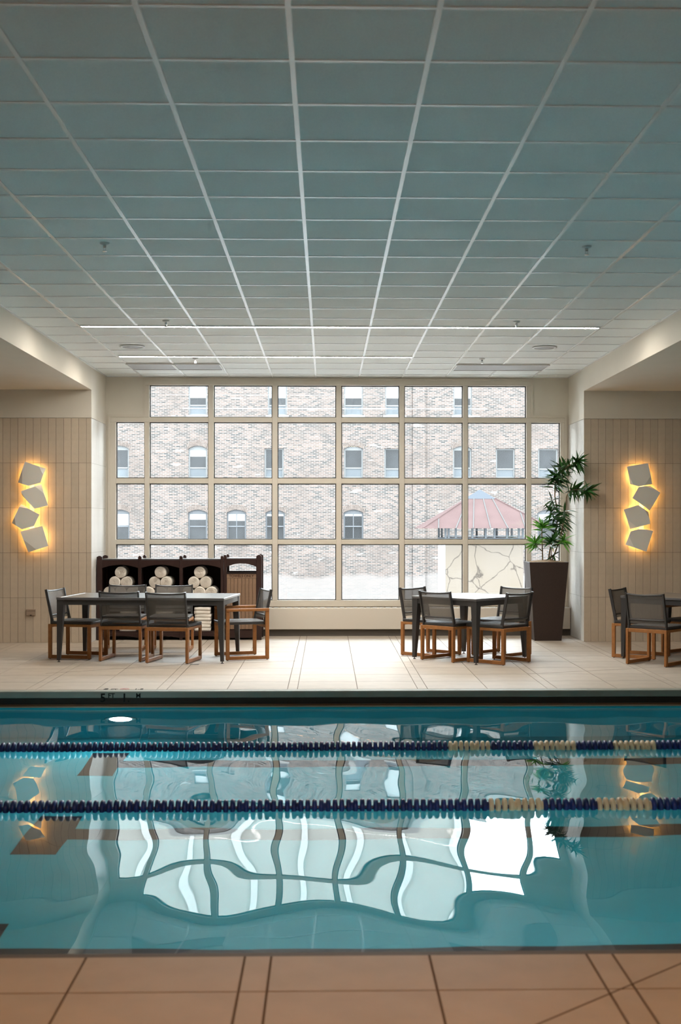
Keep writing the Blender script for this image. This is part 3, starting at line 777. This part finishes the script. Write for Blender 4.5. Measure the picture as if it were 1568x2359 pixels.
table(4.10, 14.90, math.radians(42), 0.96, 0.96, 'dark metal table cut by the right edge of the photo', 8)

# ------------------------------------------------------------------ towel cabinet and bin
CY, CB = 17.42, 17.92
cb = thing('towel_cabinet', 'dark brown open towel cabinet with three arched bays under the window', 'cabinet', (0, 0, 0))
posts = [(-3.108, -3.036), (-2.551, -2.508), (-1.995, -1.952), (-1.439, -1.400)]
for a, b in posts:
    part('post', MB().cbox(a, b, CY, CY+0.045, 0.0, 1.085, 0.004).prism([(a, 1.085), (b, 1.085), (b, 1.125), ((a+b)/2+0.008, 1.14), ((a+b)/2-0.008, 1.14), (a, 1.125)], CY, CY+0.045), 'cabinet', cb)
    part('post', MB().cbox(a, b, CB-0.045, CB, 0.0, 1.085, 0.004).prism([(a, 1.085), (b, 1.085), (b, 1.125), ((a+b)/2+0.008, 1.14), ((a+b)/2-0.008, 1.14), (a, 1.125)], CB-0.045, CB), 'cabinet', cb)
    part('partition', MB().box((a+b)/2-0.012, (a+b)/2+0.012, CY+0.045, CB-0.045, 0.03, 1.07), 'cabinet', cb)
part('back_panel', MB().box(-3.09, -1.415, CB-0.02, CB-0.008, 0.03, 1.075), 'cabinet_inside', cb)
part('top', MB().cbox(-3.04, -1.44, CY+0.02, CB-0.02, 1.082, 1.100, 0.003), 'dark_top', cb)
for i in range(3):
    a, b = posts[i][1], posts[i+1][0]
    n = 12; arch = [(a, 1.082)]+[(a, 0.965)]
    for k in range(n+1):
        u = -1+2*k/n; arch.append(((a+b)/2+u*(b-a)/2, 0.975+0.045*(1-u*u)))
    arch += [(b, 0.965), (b, 1.082)]
    part('arched_rail', MB().prism(arch, CY+0.006, CY+0.034), 'cabinet', cb)
    part('shelf', MB().box(a, b, CY+0.03, CB-0.02, 0.545, 0.565), 'cabinet', cb)
    part('bottom_shelf', MB().box(a, b, CY+0.02, CB-0.02, 0.095, 0.115), 'cabinet', cb)
    toe = [(a, 0.095), (a, 0.03)]+[((a+b)/2+u*(b-a)/2, 0.03+0.03*(1-u*u)) for u in [-1+2*k/n for k in range(n+1)]]+[(b, 0.03), (b, 0.095)]
    part('toe_rail', MB().prism(toe, CY+0.008, CY+0.030), 'cabinet', cb)
bn = thing('towel_bin', 'brown panelled towel return bin with arched opening at the cabinet end', 'bin', (0, 0, 0))
for a, b in ((-1.396, -1.357), (-0.958, -0.886)):
    for y0 in (CY, CB-0.045):
        part('post', MB().cbox(a, b, y0, y0+0.045, 0.0, 1.095, 0.004).prism([(a, 1.095), (b, 1.095), (b, 1.135), ((a+b)/2+0.008, 1.152), ((a+b)/2-0.008, 1.152), (a, 1.135)], y0, y0+0.045), 'cabinet', bn)
a, b = -1.357, -0.958; n = 12
arch = [(a, 1.095), (a, 0.985)]+[((a+b)/2+u*(b-a)/2, 0.99+0.048*(1-u*u)) for u in [-1+2*k/n for k in range(n+1)]]+[(b, 0.985), (b, 1.095)]
part('arched_rail', MB().prism(arch, CY+0.006, CY+0.034), 'cabinet', bn)
part('arched_rail', MB().prism(arch, CB-0.034, CB-0.006), 'cabinet', bn)
part('top', MB().cbox(a-0.02, b+0.02, CY+0.02, CB-0.02, 1.092, 1.108, 0.003), 'dark_top', bn)
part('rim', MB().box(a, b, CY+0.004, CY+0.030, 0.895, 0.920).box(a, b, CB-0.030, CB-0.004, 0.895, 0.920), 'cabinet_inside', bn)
part('sign_board', MB().box(a, b, CY+0.010, CY+0.026, 0.838, 0.895), 'bin_panel', bn)
npl = 8; pw = (b-a)/npl
pm = MB().cbox(-pw/2+0.0012, pw/2-0.0012, 0, 0.016, -0.345, 0.345, 0.003).mesh('plank', 'bin_panel')
for i in range(npl): obj('plank', pm, bn, (a+pw*(i+0.5), CY+0.008, 0.490))
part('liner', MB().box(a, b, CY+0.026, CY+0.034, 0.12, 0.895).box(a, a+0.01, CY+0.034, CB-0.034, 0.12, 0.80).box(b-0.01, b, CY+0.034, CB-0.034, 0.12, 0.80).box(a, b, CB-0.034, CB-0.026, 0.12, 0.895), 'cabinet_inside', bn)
for x0 in (a-0.02, b+0.005):
    part('side_panel', MB().box(x0, x0+0.015, CY+0.045, CB-0.045, 0.06, 0.895), 'cabinet', bn)
part('bottom_rail', MB().box(a, b, CY+0.006, CY+0.034, 0.03, 0.135), 'cabinet', bn)
td = text_mesh('TOWELS ONLY', 0.049, 'bin_text', 0.0006)
tw = max(v.co.x for v in td.vertices); s = 0.335/tw
to = obj('lettering', td, bn, (a+0.032, CY+0.0092, 0.850), rot=(PI/2, 0, 0), label='dark capital lettering reading TOWELS ONLY'); to.scale = (s, 1, 1)

# rolled towels (spiral end) and folded stacks
def roll_mesh(seed):
    r0 = 0.0775; L = 0.34; n = 30; rnd = random.Random(seed)
    prof = [(0.006, 0.006), (0.030, 0.000), (0.033, 0.004), (0.052, -0.002), (0.055, 0.003), (0.070, 0.0), (0.0755, 0.006), (r0, 0.018), (r0, L-0.018), (0.076, L-0.004), (0.02, L)]
    v = []; f = []
    for r, h in prof:
        for k in range(n):
            a = 2*PI*k/n; rr_ = r*(1+0.015*math.sin(2*a+seed))+0.0035*(k/n)*(r > 0.05)
            v.append((rr_*math.cos(a), h+0.002*math.sin(3*a+seed), rr_*math.sin(a)))
    for i in range(len(prof)-1):
        for k in range(n): f.append((i*n+k, i*n+(k+1) % n, (i+1)*n+(k+1) % n, (i+1)*n+k))
    f.append(tuple(range(n-1, -1, -1))); f.append(tuple((len(prof)-1)*n+k for k in range(n)))
    mb_ = MB(); mb_.add(v, f); return mb_.mesh('towel_roll', 'towel', True)
def spiral_mesh():
    v = []; f = []; n = 120
    for k in range(n+1):
        a = 2*PI*4.2*k/n; r = 0.008+0.061*k/n
        for dr, y in ((0, -0.0045), (0.0042, -0.0045), (0.0042, 0.004), (0, 0.004)):
            v.append(((r+dr)*math.cos(a), y, (r+dr)*math.sin(a)))
        if k:
            for q in range(4): f.append(((k-1)*4+q, (k-1)*4+(q+1) % 4, k*4+(q+1) % 4, k*4+q))
    f += [(0, 1, 2, 3), (n*4+3, n*4+2, n*4+1, n*4)]
    mb_ = MB(); mb_.add(v, f); return mb_.mesh('spiral_edge', 'towel', True)
rolls = [roll_mesh(s_) for s_ in range(3)]; spiral = spiral_mesh()
bay_name = ['left', 'middle', 'right']
pyr = [(-2.795, [(-2, 0), (0, 0), (2, 0), (-1, 1), (1, 1), (0, 2)]), (-2.258, [(-2, 0), (0, 0), (2, 0), (-1, 1), (1, 1), (0, 2)]), (-1.726, [(-2, 0), (0, 0), (2, 0), (-1, 1), (1, 1), (0, 2)])]
rown = {0: 'bottom row', 1: 'middle row', 2: 'on top of the pile'}
posn = {-2: 'left end of the', 0: 'centre of the', 2: 'right end of the', -1: 'left of the', 1: 'right of the'}
R = 0.0780
for bi, (cx, lst) in enumerate(pyr):
    for q, (u, rw) in enumerate(lst):
        lb = 'rolled cream towel %s in the %s cabinet bay' % ('on top of the pile' if rw == 2 else posn[u]+' '+rown[rw], bay_name[bi])
        o = obj('rolled_towel', None, None, (cx+u*(R+0.0005), CY+0.05+random.uniform(-.008, .012), 0.566+R+rw*R*1.745), random.uniform(-.03, .03), lb, 'towel', 'rolled towels in the cabinet')
        ry = random.uniform(0, 6.28)
        obj('roll', rolls[(q+bi) % 3], o, rot=(0, ry, 0)); obj('spiral_edge', spiral, o, rot=(0, ry, 0))
def fold_mesh(seed):
    # a folded towel: rounded front edge, slightly uneven
    hx, h = 0.108, 0.0455; rnd = random.Random(seed); n = 6; prof = []
    for k in range(n+1):
        a = -PI/2+PI*k/n; prof.append((-0.012*math.cos(a)+0.012, h/2+h/2*math.sin(a)))
    prof = [(0.0+p, z) for p, z in prof]+[(0.30, h), (0.30, 0.0)]
    v = []; f = []; m = len(prof)
    for i in range(7):
        x = -hx+2*hx*i/6
        for p, z in prof: v.append((x, p+0.003*math.sin(i*1.7+seed), z*(1-0.10*abs(x/hx)**4)))
    for i in range(6):
        for k in range(m): f.append((i*m+k, i*m+(k+1) % m, (i+1)*m+(k+1) % m, (i+1)*m+k))
    f.append(tuple(range(m))); f.append(tuple(6*m+k for k in range(m-1, -1, -1)))
    mb_ = MB(); mb_.add(v, f); return mb_.mesh('folded_towel', 'towel', True)
folds = [fold_mesh(s_) for s_ in range(3)]
order = ['bottom', 'second', 'third', 'fourth', 'fifth', 'sixth', 'topmost']
for bi, cx in enumerate((-2.70, -2.21, -1.69)):
    for k in range(7):
        lb = 'folded cream towel, %s of the stack low in the %s cabinet bay' % (order[k] if k in (0, 6) else order[k]+' from the bottom', bay_name[bi])
        obj('folded_towel', folds[(k+bi) % 3], None, (cx+random.uniform(-.005, .005), CY+0.06+random.uniform(-.006, .006), 0.1155+k*0.0465), random.uniform(-.03, .03), lb, 'towel', 'folded towels in the cabinet')

# ------------------------------------------------------------------ planter and plant
pt = thing('planter', 'tall tapered dark brown square planter in the right window corner', 'planter', (2.970, 17.40, 0))
def frustum(a, b, z0, z1):
    return [(-a,-a,z0),(a,-a,z0),(a,a,z0),(-a,a,z0),(-b,-b,z1),(b,-b,z1),(b,b,z1),(-b,b,z1)]
HP = 1.055
part('body', MB().add(frustum(0.182, 0.262, 0, HP-0.004), [(0,3,2,1),(0,1,5,4),(1,2,6,5),(2,3,7,6),(3,0,4,7)]).add(frustum(0.20, 0.248, HP-0.30, HP-0.004), [(0,1,5,4),(1,2,6,5),(2,3,7,6),(3,0,4,7)]), 'pot', pt)
rim = MB()
for (x0, x1, y0, y1) in ((-0.264, 0.264, -0.264, -0.240), (-0.264, 0.264, 0.240, 0.264), (-0.264, -0.240, -0.240, 0.240), (0.240, 0.264, -0.240, 0.240)):
    rim.cbox(x0, x1, y0, y1, HP-0.008, HP+0.004, 0.003)
part('rim', rim, 'pot', pt)
nn = 10; v = []; f = []
for j in range(nn+1):
    for i in range(nn+1):
        a, b2 = -0.238+0.476*i/nn, -0.238+0.476*j/nn
        v.append((a, b2, HP-0.004+0.035*math.exp(-((a/0.17)**2+(b2/0.17)**2))+random.uniform(0, 0.010)))
for j in range(nn):
    for i in range(nn): k = j*(nn+1)+i; f.append((k, k+1, k+nn+2, k+nn+1))
obj('soil', me('soil', v, f, 'soil', True), pt)
pl = thing('dracaena_plant', 'tall leafy plant with arching stems growing in the planter', 'plant', (2.970, 17.40, HP+0.01))
def PP(px, py, dy=0.0):
    """plant point relative to its base from height and sideways reading"""
    y = 17.40+dy; d = y/2960.0
    return Vector(((px-753)*d*1.0025-2.970, dy, CAM_H-(py-1209)*d-HP-0.01))
LEAF = []
def leaf_mesh(seed, m, L, wd):
    rnd = random.Random(seed); n = 7; v = []; f = []
    droop = rnd.uniform(0.10, 0.38)
    for i in range(n+1):
        s_ = i/n; ww = wd*(math.sin(PI*min(1, s_*0.86+0.12))**0.8)*(1-s_**4)+0.0008
        x = L*s_; z = -droop*L*s_*s_
        v += [(x, -ww, z+0.25*ww), (x, 0, z-0.10*ww), (x, ww, z+0.25*ww)]
    for i in range(n):
        for k in (0, 1): f.append((i*3+k, i*3+k+1, (i+1)*3+k+1, (i+1)*3+k))
    return me('leaf', v, f, m, True)
LM = {'leaf': [leaf_mesh(i, 'leaf', random.uniform(0.14, 0.19), random.uniform(0.012, 0.016)) for i in range(6)],
      'leaf_young': [leaf_mesh(20+i, 'leaf_young', random.uniform(0.13, 0.17), random.uniform(0.011, 0.015)) for i in range(5)],
      'leaf_yellow': [leaf_mesh(40, 'leaf_yellow', 0.10, 0.012)]}
leafcount = [0]; EXTRA = {'leaf': MB(), 'leaf_young': MB()}
def add_leaf(p, d, m, sc_=1.0):
    """leaf at p pointing along d"""
    d = d.normalized(); z = Vector((0, 0, 1)); s_ = z.cross(d)
    if s_.length < 0.05: s_ = Vector((0, 1, 0))
    s_.normalize(); u = d.cross(s_)
    M = Matrix((d, s_, u)).transposed().to_4x4() @ Matrix.Rotation(random.uniform(-1.25, 1.25), 4, 'X')
    M = Matrix.Translation(p) @ M @ Matrix.Scale(sc_*1.12, 4); lm = random.choice(LM[m]); leafcount[0] += 1
    if leafcount[0] > 296 and m != 'leaf_yellow':
        EXTRA[m].add([M @ q.co for q in lm.vertices], [tuple(q.vertices) for q in lm.polygons]); return
    o = obj('leaf', lm, pl); o.matrix_local = M
def catmull(pts, n=8):
    P = [pts[0]]+pts+[pts[-1]]; out = []
    for i in range(1, len(P)-2):
        for k in range(n):
            t_ = k/n
            a, b_, c, d = P[i-1], P[i], P[i+1], P[i+2]
            out.append(0.5*((2*b_)+(-a+c)*t_+(2*a-5*b_+4*c-d)*t_*t_+(-a+3*b_-3*c+d)*t_**3))
    out.append(pts[-1]); return out
def stem(pts, r0, r1, leafy, n_leaf, m, spread=1.0, drop=0.0, tip=0, s_=1.0):
    path = catmull(pts)
    part('stem', MB().tube(path, [r0+(r1-r0)*i/(len(path)-1) for i in range(len(path))], 7), 'stem', pl, True)
    n = len(path); i0 = int(leafy*(n-1))
    ga = random.uniform(0, 6)
    for k in range(n_leaf):
        fpos = i0+(n-1-i0)*((k+0.5)/n_leaf)
        i = min(int(fpos), n-2); p = path[i].lerp(path[i+1], fpos-i); ax = (path[i+1]-path[i]).normalized()
        a = ax.cross(Vector((0.2, 1, 0.3))).normalized(); b_ = ax.cross(a)
        ga += 2.39996
        d = (a*math.cos(ga)+b_*math.sin(ga))*spread+ax*random.uniform(0.35, 0.9)+Vector((0, 0, -drop))
        add_leaf(p, d, m if random.random() > 0.04 else 'leaf', s_*random.uniform(0.8, 1.15))
    ax = (path[-1]-path[-3]).normalized(); a = ax.cross(Vector((0.2, 1, 0.3))).normalized(); b_ = ax.cross(a)
    for k in range(tip):
        ga += 2.39996; e = 0.25+0.9*k/max(1, tip)
        d = ax*(1.15-e)+(a*math.cos(ga)+b_*math.sin(ga))*e
        add_leaf(path[-1], d, m, s_*random.uniform(0.85, 1.15))
stem([PP(1262, 1300), PP(1268, 1262, .02), PP(1280, 1222, .05), PP(1284, 1180, .06), PP(1278, 1140, .0), PP(1285, 1106, -.10), PP(1303, 1078, -.28), PP(1330, 1063, -.46)], 0.012, 0.006, 0.66, 70, 'leaf', 0.9, 0.25, 14)
stem([PP(1268, 1300), PP(1284, 1258, -.02), PP(1296, 1215, -.05), PP(1304, 1165, -.10), PP(1306, 1142, -.20), PP(1320, 1128, -.36), PP(1352, 1131, -.50)], 0.011, 0.006, 0.74, 44, 'leaf', 0.9, 0.15, 16)
stem([PP(1250, 1300, -.03), PP(1249, 1262, -.05), PP(1248, 1232, -.07), PP(1249, 1214, -.08)], 0.010, 0.006, 0.72, 14, 'leaf_young', 1.0, 0.1, 24)
stem([PP(1249, 1270, -.05), PP(1240, 1262, -.09), PP(1233, 1253, -.12)], 0.007, 0.005, 0.6, 10, 'leaf_young', 1.0, 0.2, 20)
stem([PP(1268, 1300, -.06), PP(1270, 1270, -.09), PP(1271, 1248, -.13)], 0.008, 0.005, 0.6, 14, 'leaf', 1.0, 0.2, 20)
stem([PP(1284, 1258, -.02), PP(1291, 1252, -.08), PP(1297, 1246, -.14)], 0.006, 0.004, 0.5, 9, 'leaf_young', 1.0, 0.2, 16)
stem([PP(1285, 1106, -.10), PP(1277, 1100, -.08), PP(1282, 1092, -.12), PP(1292, 1076, -.18)], 0.007, 0.005, 0.05, 40, 'leaf', 1.0, 0.45, 8)
stem([PP(1284, 1180, .06), PP(1276, 1165, .03), PP(1271, 1152, .0)], 0.006, 0.004, 0.1, 22, 'leaf', 0.8, 0.75, 3, 0.9)
stem([PP(1282, 1205, .05), PP(1274, 1192, .0), PP(1270, 1180, -.03)], 0.006, 0.004, 0.1, 22, 'leaf', 0.8, 0.65, 3, 0.9)
stem([PP(1296, 1215, -.05), PP(1301, 1195, -.08), PP(1300, 1178, -.12)], 0.006, 0.004, 0.1, 26, 'leaf', 0.8, 0.7, 3, 0.95)
stem([PP(1280, 1232, .04), PP(1286, 1222, .02), PP(1290, 1208, .0)], 0.006, 0.004, 0.1, 22, 'leaf', 0.8, 0.8, 2)
stem([PP(1275, 1125, .0), PP(1281, 1112, -.04), PP(1284, 1100, -.06)], 0.005, 0.004, 0.1, 20, 'leaf', 0.9, 0.6, 2)
stem([PP(1262, 1300, .02), PP(1270, 1283, .0), PP(1274, 1280, -.02)], 0.007, 0.005, 0.8, 2, 'leaf', 1.0, 0.2, 2)
for m_n in EXTRA: part('foliage', EXTRA[m_n], m_n, pl, True, kind='stuff')
add_leaf(PP(1268, 1104, -.03), Vector((-0.3, -0.2, 0.5)), 'leaf_yellow', 0.8)
add_leaf(PP(1273, 1262, -.15), Vector((0.1, -0.3, -0.8)), 'leaf_yellow', 0.6)

# ------------------------------------------------------------------ outside: brick building, hut, ground
BY = 65.0
bd = thing('brick_building', 'old pale brick building with rows of sash windows across the lot', 'building', (0, BY, 0))
W0 = [(-6.99,-6.05),(-2.99,-2.02),(0.86,1.82),(2.94,3.91),(6.40,7.35)]
W1 = [(-10.94,-9.98,1),(-6.99,-6.05,1),(-3.16,-2.19,0),(0.86,1.82,1),(2.90,3.87,0),(6.38,7.33,1),(8.56,9.53,0),(10.71,11.72,0)]
W2 = [(-10.89,-9.95,1),(-7.01,-6.05,1),(-5.06,-4.08,2),(-3.11,-2.13,2),(0.83,1.84,2),(10.68,11.68,1)]
wins = [(a, b, 7.10, 8.70, 0, 0) for a, b in W0]+[(a, b, 3.93, 5.56 if c else 5.42, c, 1) for a, b, c in W1]+[(a, b, 0.80, 2.33, c, 2) for a, b, c in W2]
wins += [(a+0.02, b, 10.3, 11.9, 0, 0) for a, b in W0[:4]]
def wall_with_holes(x0, x1, z0, z1, holes, y):
    xs_ = sorted(set([x0, x1]+[h[0] for h in holes]+[h[1] for h in holes])); zs_ = sorted(set([z0, z1]+[h[2] for h in holes]+[h[3] for h in holes]))
    xs_ = [x for x in xs_ if x0 <= x <= x1]; zs_ = [z for z in zs_ if z0 <= z <= z1]
    v = []; f = []
    for i in range(len(xs_)-1):
        for j in range(len(zs_)-1):
            xm, zm = (xs_[i]+xs_[i+1])/2, (zs_[j]+zs_[j+1])/2
            if any(h[0] < xm < h[1] and h[2] < zm < h[3] for h in holes): continue
            n = len(v); v += [(xs_[i], y, zs_[j]), (xs_[i+1], y, zs_[j]), (xs_[i+1], y, zs_[j+1]), (xs_[i], y, zs_[j+1])]; f.append((n, n+1, n+2, n+3))
    for h in holes:   # reveals
        n = len(v)
        v += [(h[0], y, h[2]), (h[1], y, h[2]), (h[1], y, h[3]), (h[0], y, h[3])]+[(h[0], y+0.3, h[2]), (h[1], y+0.3, h[2]), (h[1], y+0.3, h[3]), (h[0], y+0.3, h[3])]
        f += [(n, n+4, n+5, n+1), (n+1, n+5, n+6, n+2), (n+2, n+6, n+7, n+3), (n+3, n+7, n+4, n), (n+4, n+7, n+6, n+5)]
    return v, f
SPLIT = 7.75
hl = [h for h in wins if h[1] < SPLIT]; hr = [h for h in wins if h[0] > SPLIT]
v, f = wall_with_holes(-34, SPLIT, -8, 13.0, hl, 0); mb = MB(); mb.add(v, f); mb.box(-34, SPLIT, 0.35, 14, -8, 13.0); obj('wall', me('wall', mb.v, mb.f, 'old_brick'), bd)
v, f = wall_with_holes(SPLIT, 34, -8, 12.4, hr, 0.02); mb = MB(); mb.add(v, f); mb.box(SPLIT, 34, 0.37, 14, -8, 12.4); obj('wall', me('wall', mb.v, mb.f, 'old_brick'), bd)
part('pilaster', MB().box(4.35, 4.97, -0.12, 0.05, -8, 13.0), 'old_brick', bd)
part('parapet_cap', MB().box(-34.2, SPLIT, -0.15, 0.5, 13.0, 13.25), 'stone_sill', bd)
part('parapet_cap', MB().box(SPLIT, 34.2, -0.15, 0.5, 12.4, 12.65), 'stone_sill', bd)
for (a, b, z0, z1, st, row) in wins:
    y = 0.14; fw = 0.075
    fm = 'window_grey' if row == 2 else 'window_light'
    zz = z1-0.17 if st else z1
    wn = part('window', MB().box(a, a+fw, y, y+0.1, z0, z1).box(b-fw, b, y, y+0.1, z0, z1).box(a+fw, b-fw, y, y+0.1, z0, z0+0.07).box(a+fw, b-fw, y, y+0.1, zz-0.06, z1)
              .box(a+fw, b-fw, y-0.02, y+0.08, z0+(z1-z0)*0.31-0.03 if row < 2 else z0+(zz-z0)*0.5-0.03, z0+(z1-z0)*0.31+0.03 if row < 2 else z0+(zz-z0)*0.5+0.03), fm, bd)
    zm = z0+(z1-z0)*0.31 if row < 2 else z0+(zz-z0)*0.5
    part('pane', MB().box(a+fw, b-fw, y+0.05, y+0.06, z0+0.07, zm-0.03), 'far_pane_low' if row < 2 else 'far_pane', wn)
    part('pane', MB().box(a+fw, b-fw, y+0.03, y+0.04, zm+0.03, zz-0.06), 'far_pane', wn)
    if row == 0: part('blind', MB().box(a+fw, b-fw, y+0.012, y+0.028, zm+0.38, zz-0.06), 'blind', wn)
    if row == 2 and st == 2:
        xm = (a+b)/2
        part('muntin', MB().box(xm-0.02, xm+0.02, y+0.0, y+0.03, zm+0.03, zz-0.06), fm, wn); part('muntin', MB().box(xm-0.02, xm+0.02, y+0.02, y+0.05, z0+0.07, zm-0.03), fm, wn)
        part('blind', MB().box(a+fw, b-fw, y+0.015, y+0.028, zz-0.40 if a < -4 else zz-0.16, zz-0.06), 'blind', wn)
    elif row == 2: part('blind', MB().box(a+fw, b-fw, y+0.015, y+0.028, (zm+0.05 if a < -9 else zz-0.34), zz-0.06), 'blind', wn)
    elif row == 1 and a < -6.5 and a > -8: part('blind', MB().box(a+fw, b-fw, y+0.015, y+0.028, zz-0.38, zz-0.06), 'blind', wn)
    part('sill', MB().box(a-0.10, b+0.10, -0.09, 0.14, z0-0.26, z0-0.0), 'stone_sill', bd)
    if st:   # brick fill above a segmental arch, and its ring of bricks
        n = 10; poly = [(a, z1+0.005), (a, z1-0.16)]+[((a+b)/2+u*(b-a)/2, z1-0.16+0.15*(1-u*u)) for u in [-1+2*k/n for k in range(n+1)]]+[(b, z1-0.16), (b, z1+0.005)]
        part('arch_fill', MB().prism(poly, 0.0, 0.12), 'old_brick', bd)
        ar = MB(); m_ = 16
        for k in range(m_):
            u = -1.08+2.16*(k+0.5)/m_; x = (a+b)/2+u*(b-a)/2; z = z1-0.15+0.15*(1-u*u)
            ar.bar((x, -0.012, z), (x+u*0.06, -0.012, z+0.23), 0.045, 0.03, (0, 1, 0))
        part('arch_bricks', ar, 'arch_brick', bd)
mat('pale_pilaster', (0.311, 0.307, 0.294, 1), 0.9, 0.1)
mat('pale_stone', (0.206, 0.197, 0.178, 1), 0.9, 0.1, noise=(0.4, 0.08))
tb = thing('stone_tower_block', 'tall pale stone block behind the brick building, seen mirrored in the water', 'building', (0, 96, 0))
v, f = wall_with_holes(-32, 10.4, -8, 39, [], 0); mb = MB(); mb.add(v, f); mb.box(-32, 10.4, 0.35, 16, -8, 39); obj('wall', me('wall', mb.v, mb.f, 'pale_stone'), tb)
for k in range(11): part('pilaster', MB().box(-30+4.0*k-0.25, -30+4.0*k+0.25, -0.25, 0.02, -8, 39), 'pale_pilaster', tb)
hu = thing('rooftop_hut', 'cracked cream stucco hut with a rusty hipped metal roof outside the window', 'hut', (5.52, 46.4, 0))
part('walls', MB().box(-1.37, 1.37, -1.38, 1.38, -8, 1.02), 'cracked_stucco', hu)
part('side_wall', MB().box(-1.385, -1.37, -1.36, 1.38, -8, 1.03), 'white_wall', hu)
part('curb', MB().box(-1.40, 1.40, -1.40, 1.40, 1.02, 1.10), 'post_dark', hu)
E_, Q = 2.22, 0.50
vr = [(-E_,-E_,1.44),(E_,-E_,1.44),(E_,E_,1.44),(-E_,E_,1.44),(-Q,-Q,2.50),(Q,-Q,2.50),(Q,Q,2.50),(-Q,Q,2.50)]
part('roof', MB().add(vr, [(0,3,2,1),(4,5,6,7),(0,1,5,4),(1,2,6,5),(2,3,7,6),(3,0,4,7)]), 'roof_red', hu)
part('roof_cap', MB().add([(-Q-.03,-Q-.03,2.49),(Q+.03,-Q-.03,2.49),(Q+.03,Q+.03,2.49),(-Q-.03,Q+.03,2.49),(0,0,2.84)], [(0,3,2,1),(0,1,4),(1,2,4),(2,3,4),(3,0,4)]), 'roof_grey', hu)
for k in range(-3, 4):
    xe = k*0.60+0.12; xt = max(-Q, min(Q, xe*0.27)); 
    zt = 2.50 if abs(xe*0.27) <= Q else 2.5
    if abs(xe) > 1.15: tt = (E_-abs(xe))/(E_-Q)*0.98; xt = xe*1.0-(xe*0.0); zt = 1.44+1.06*tt; xt = xe*0.97; yt = -E_+(E_-Q)*tt
    else: yt = -Q; xt = xe*0.55; 
    if abs(xt) > Q and abs(xe) <= 1.15: xt = math.copysign(Q*0.96, xt)
    part('seam', MB().bar((xe, -E_-0.004, 1.445), (xt, yt-0.004, zt+0.004), 0.035, 0.02), 'seam_white', hu)
for s_ in (-1, 1): part('hip', MB().bar((s_*E_, -E_, 1.45), (s_*Q, -Q, 2.51), 0.05, 0.03), 'roof_red', hu)
for x in (-1.36, -1.25, -1.0, -0.42, 0.05, 0.36, 0.80, 1.22, 1.36):
    for y in (-1.36, 1.36): part('post', MB().box(x-0.035, x+0.035, y-0.035, y+0.035, 1.10, 1.44), 'post_dark', hu)
part('rail', MB().box(-1.38, 1.38, -1.375, -1.36, 1.36, 1.38).box(-1.38, 1.38, -1.375, -1.36, 1.14, 1.18), 'post_dark', hu)
obj('ground', MB().box(-60, 60, 19, 90, -8.3, -8.0).mesh('ground', 'asphalt'), None, kind='structure', label='grey asphalt lot between the buildings')
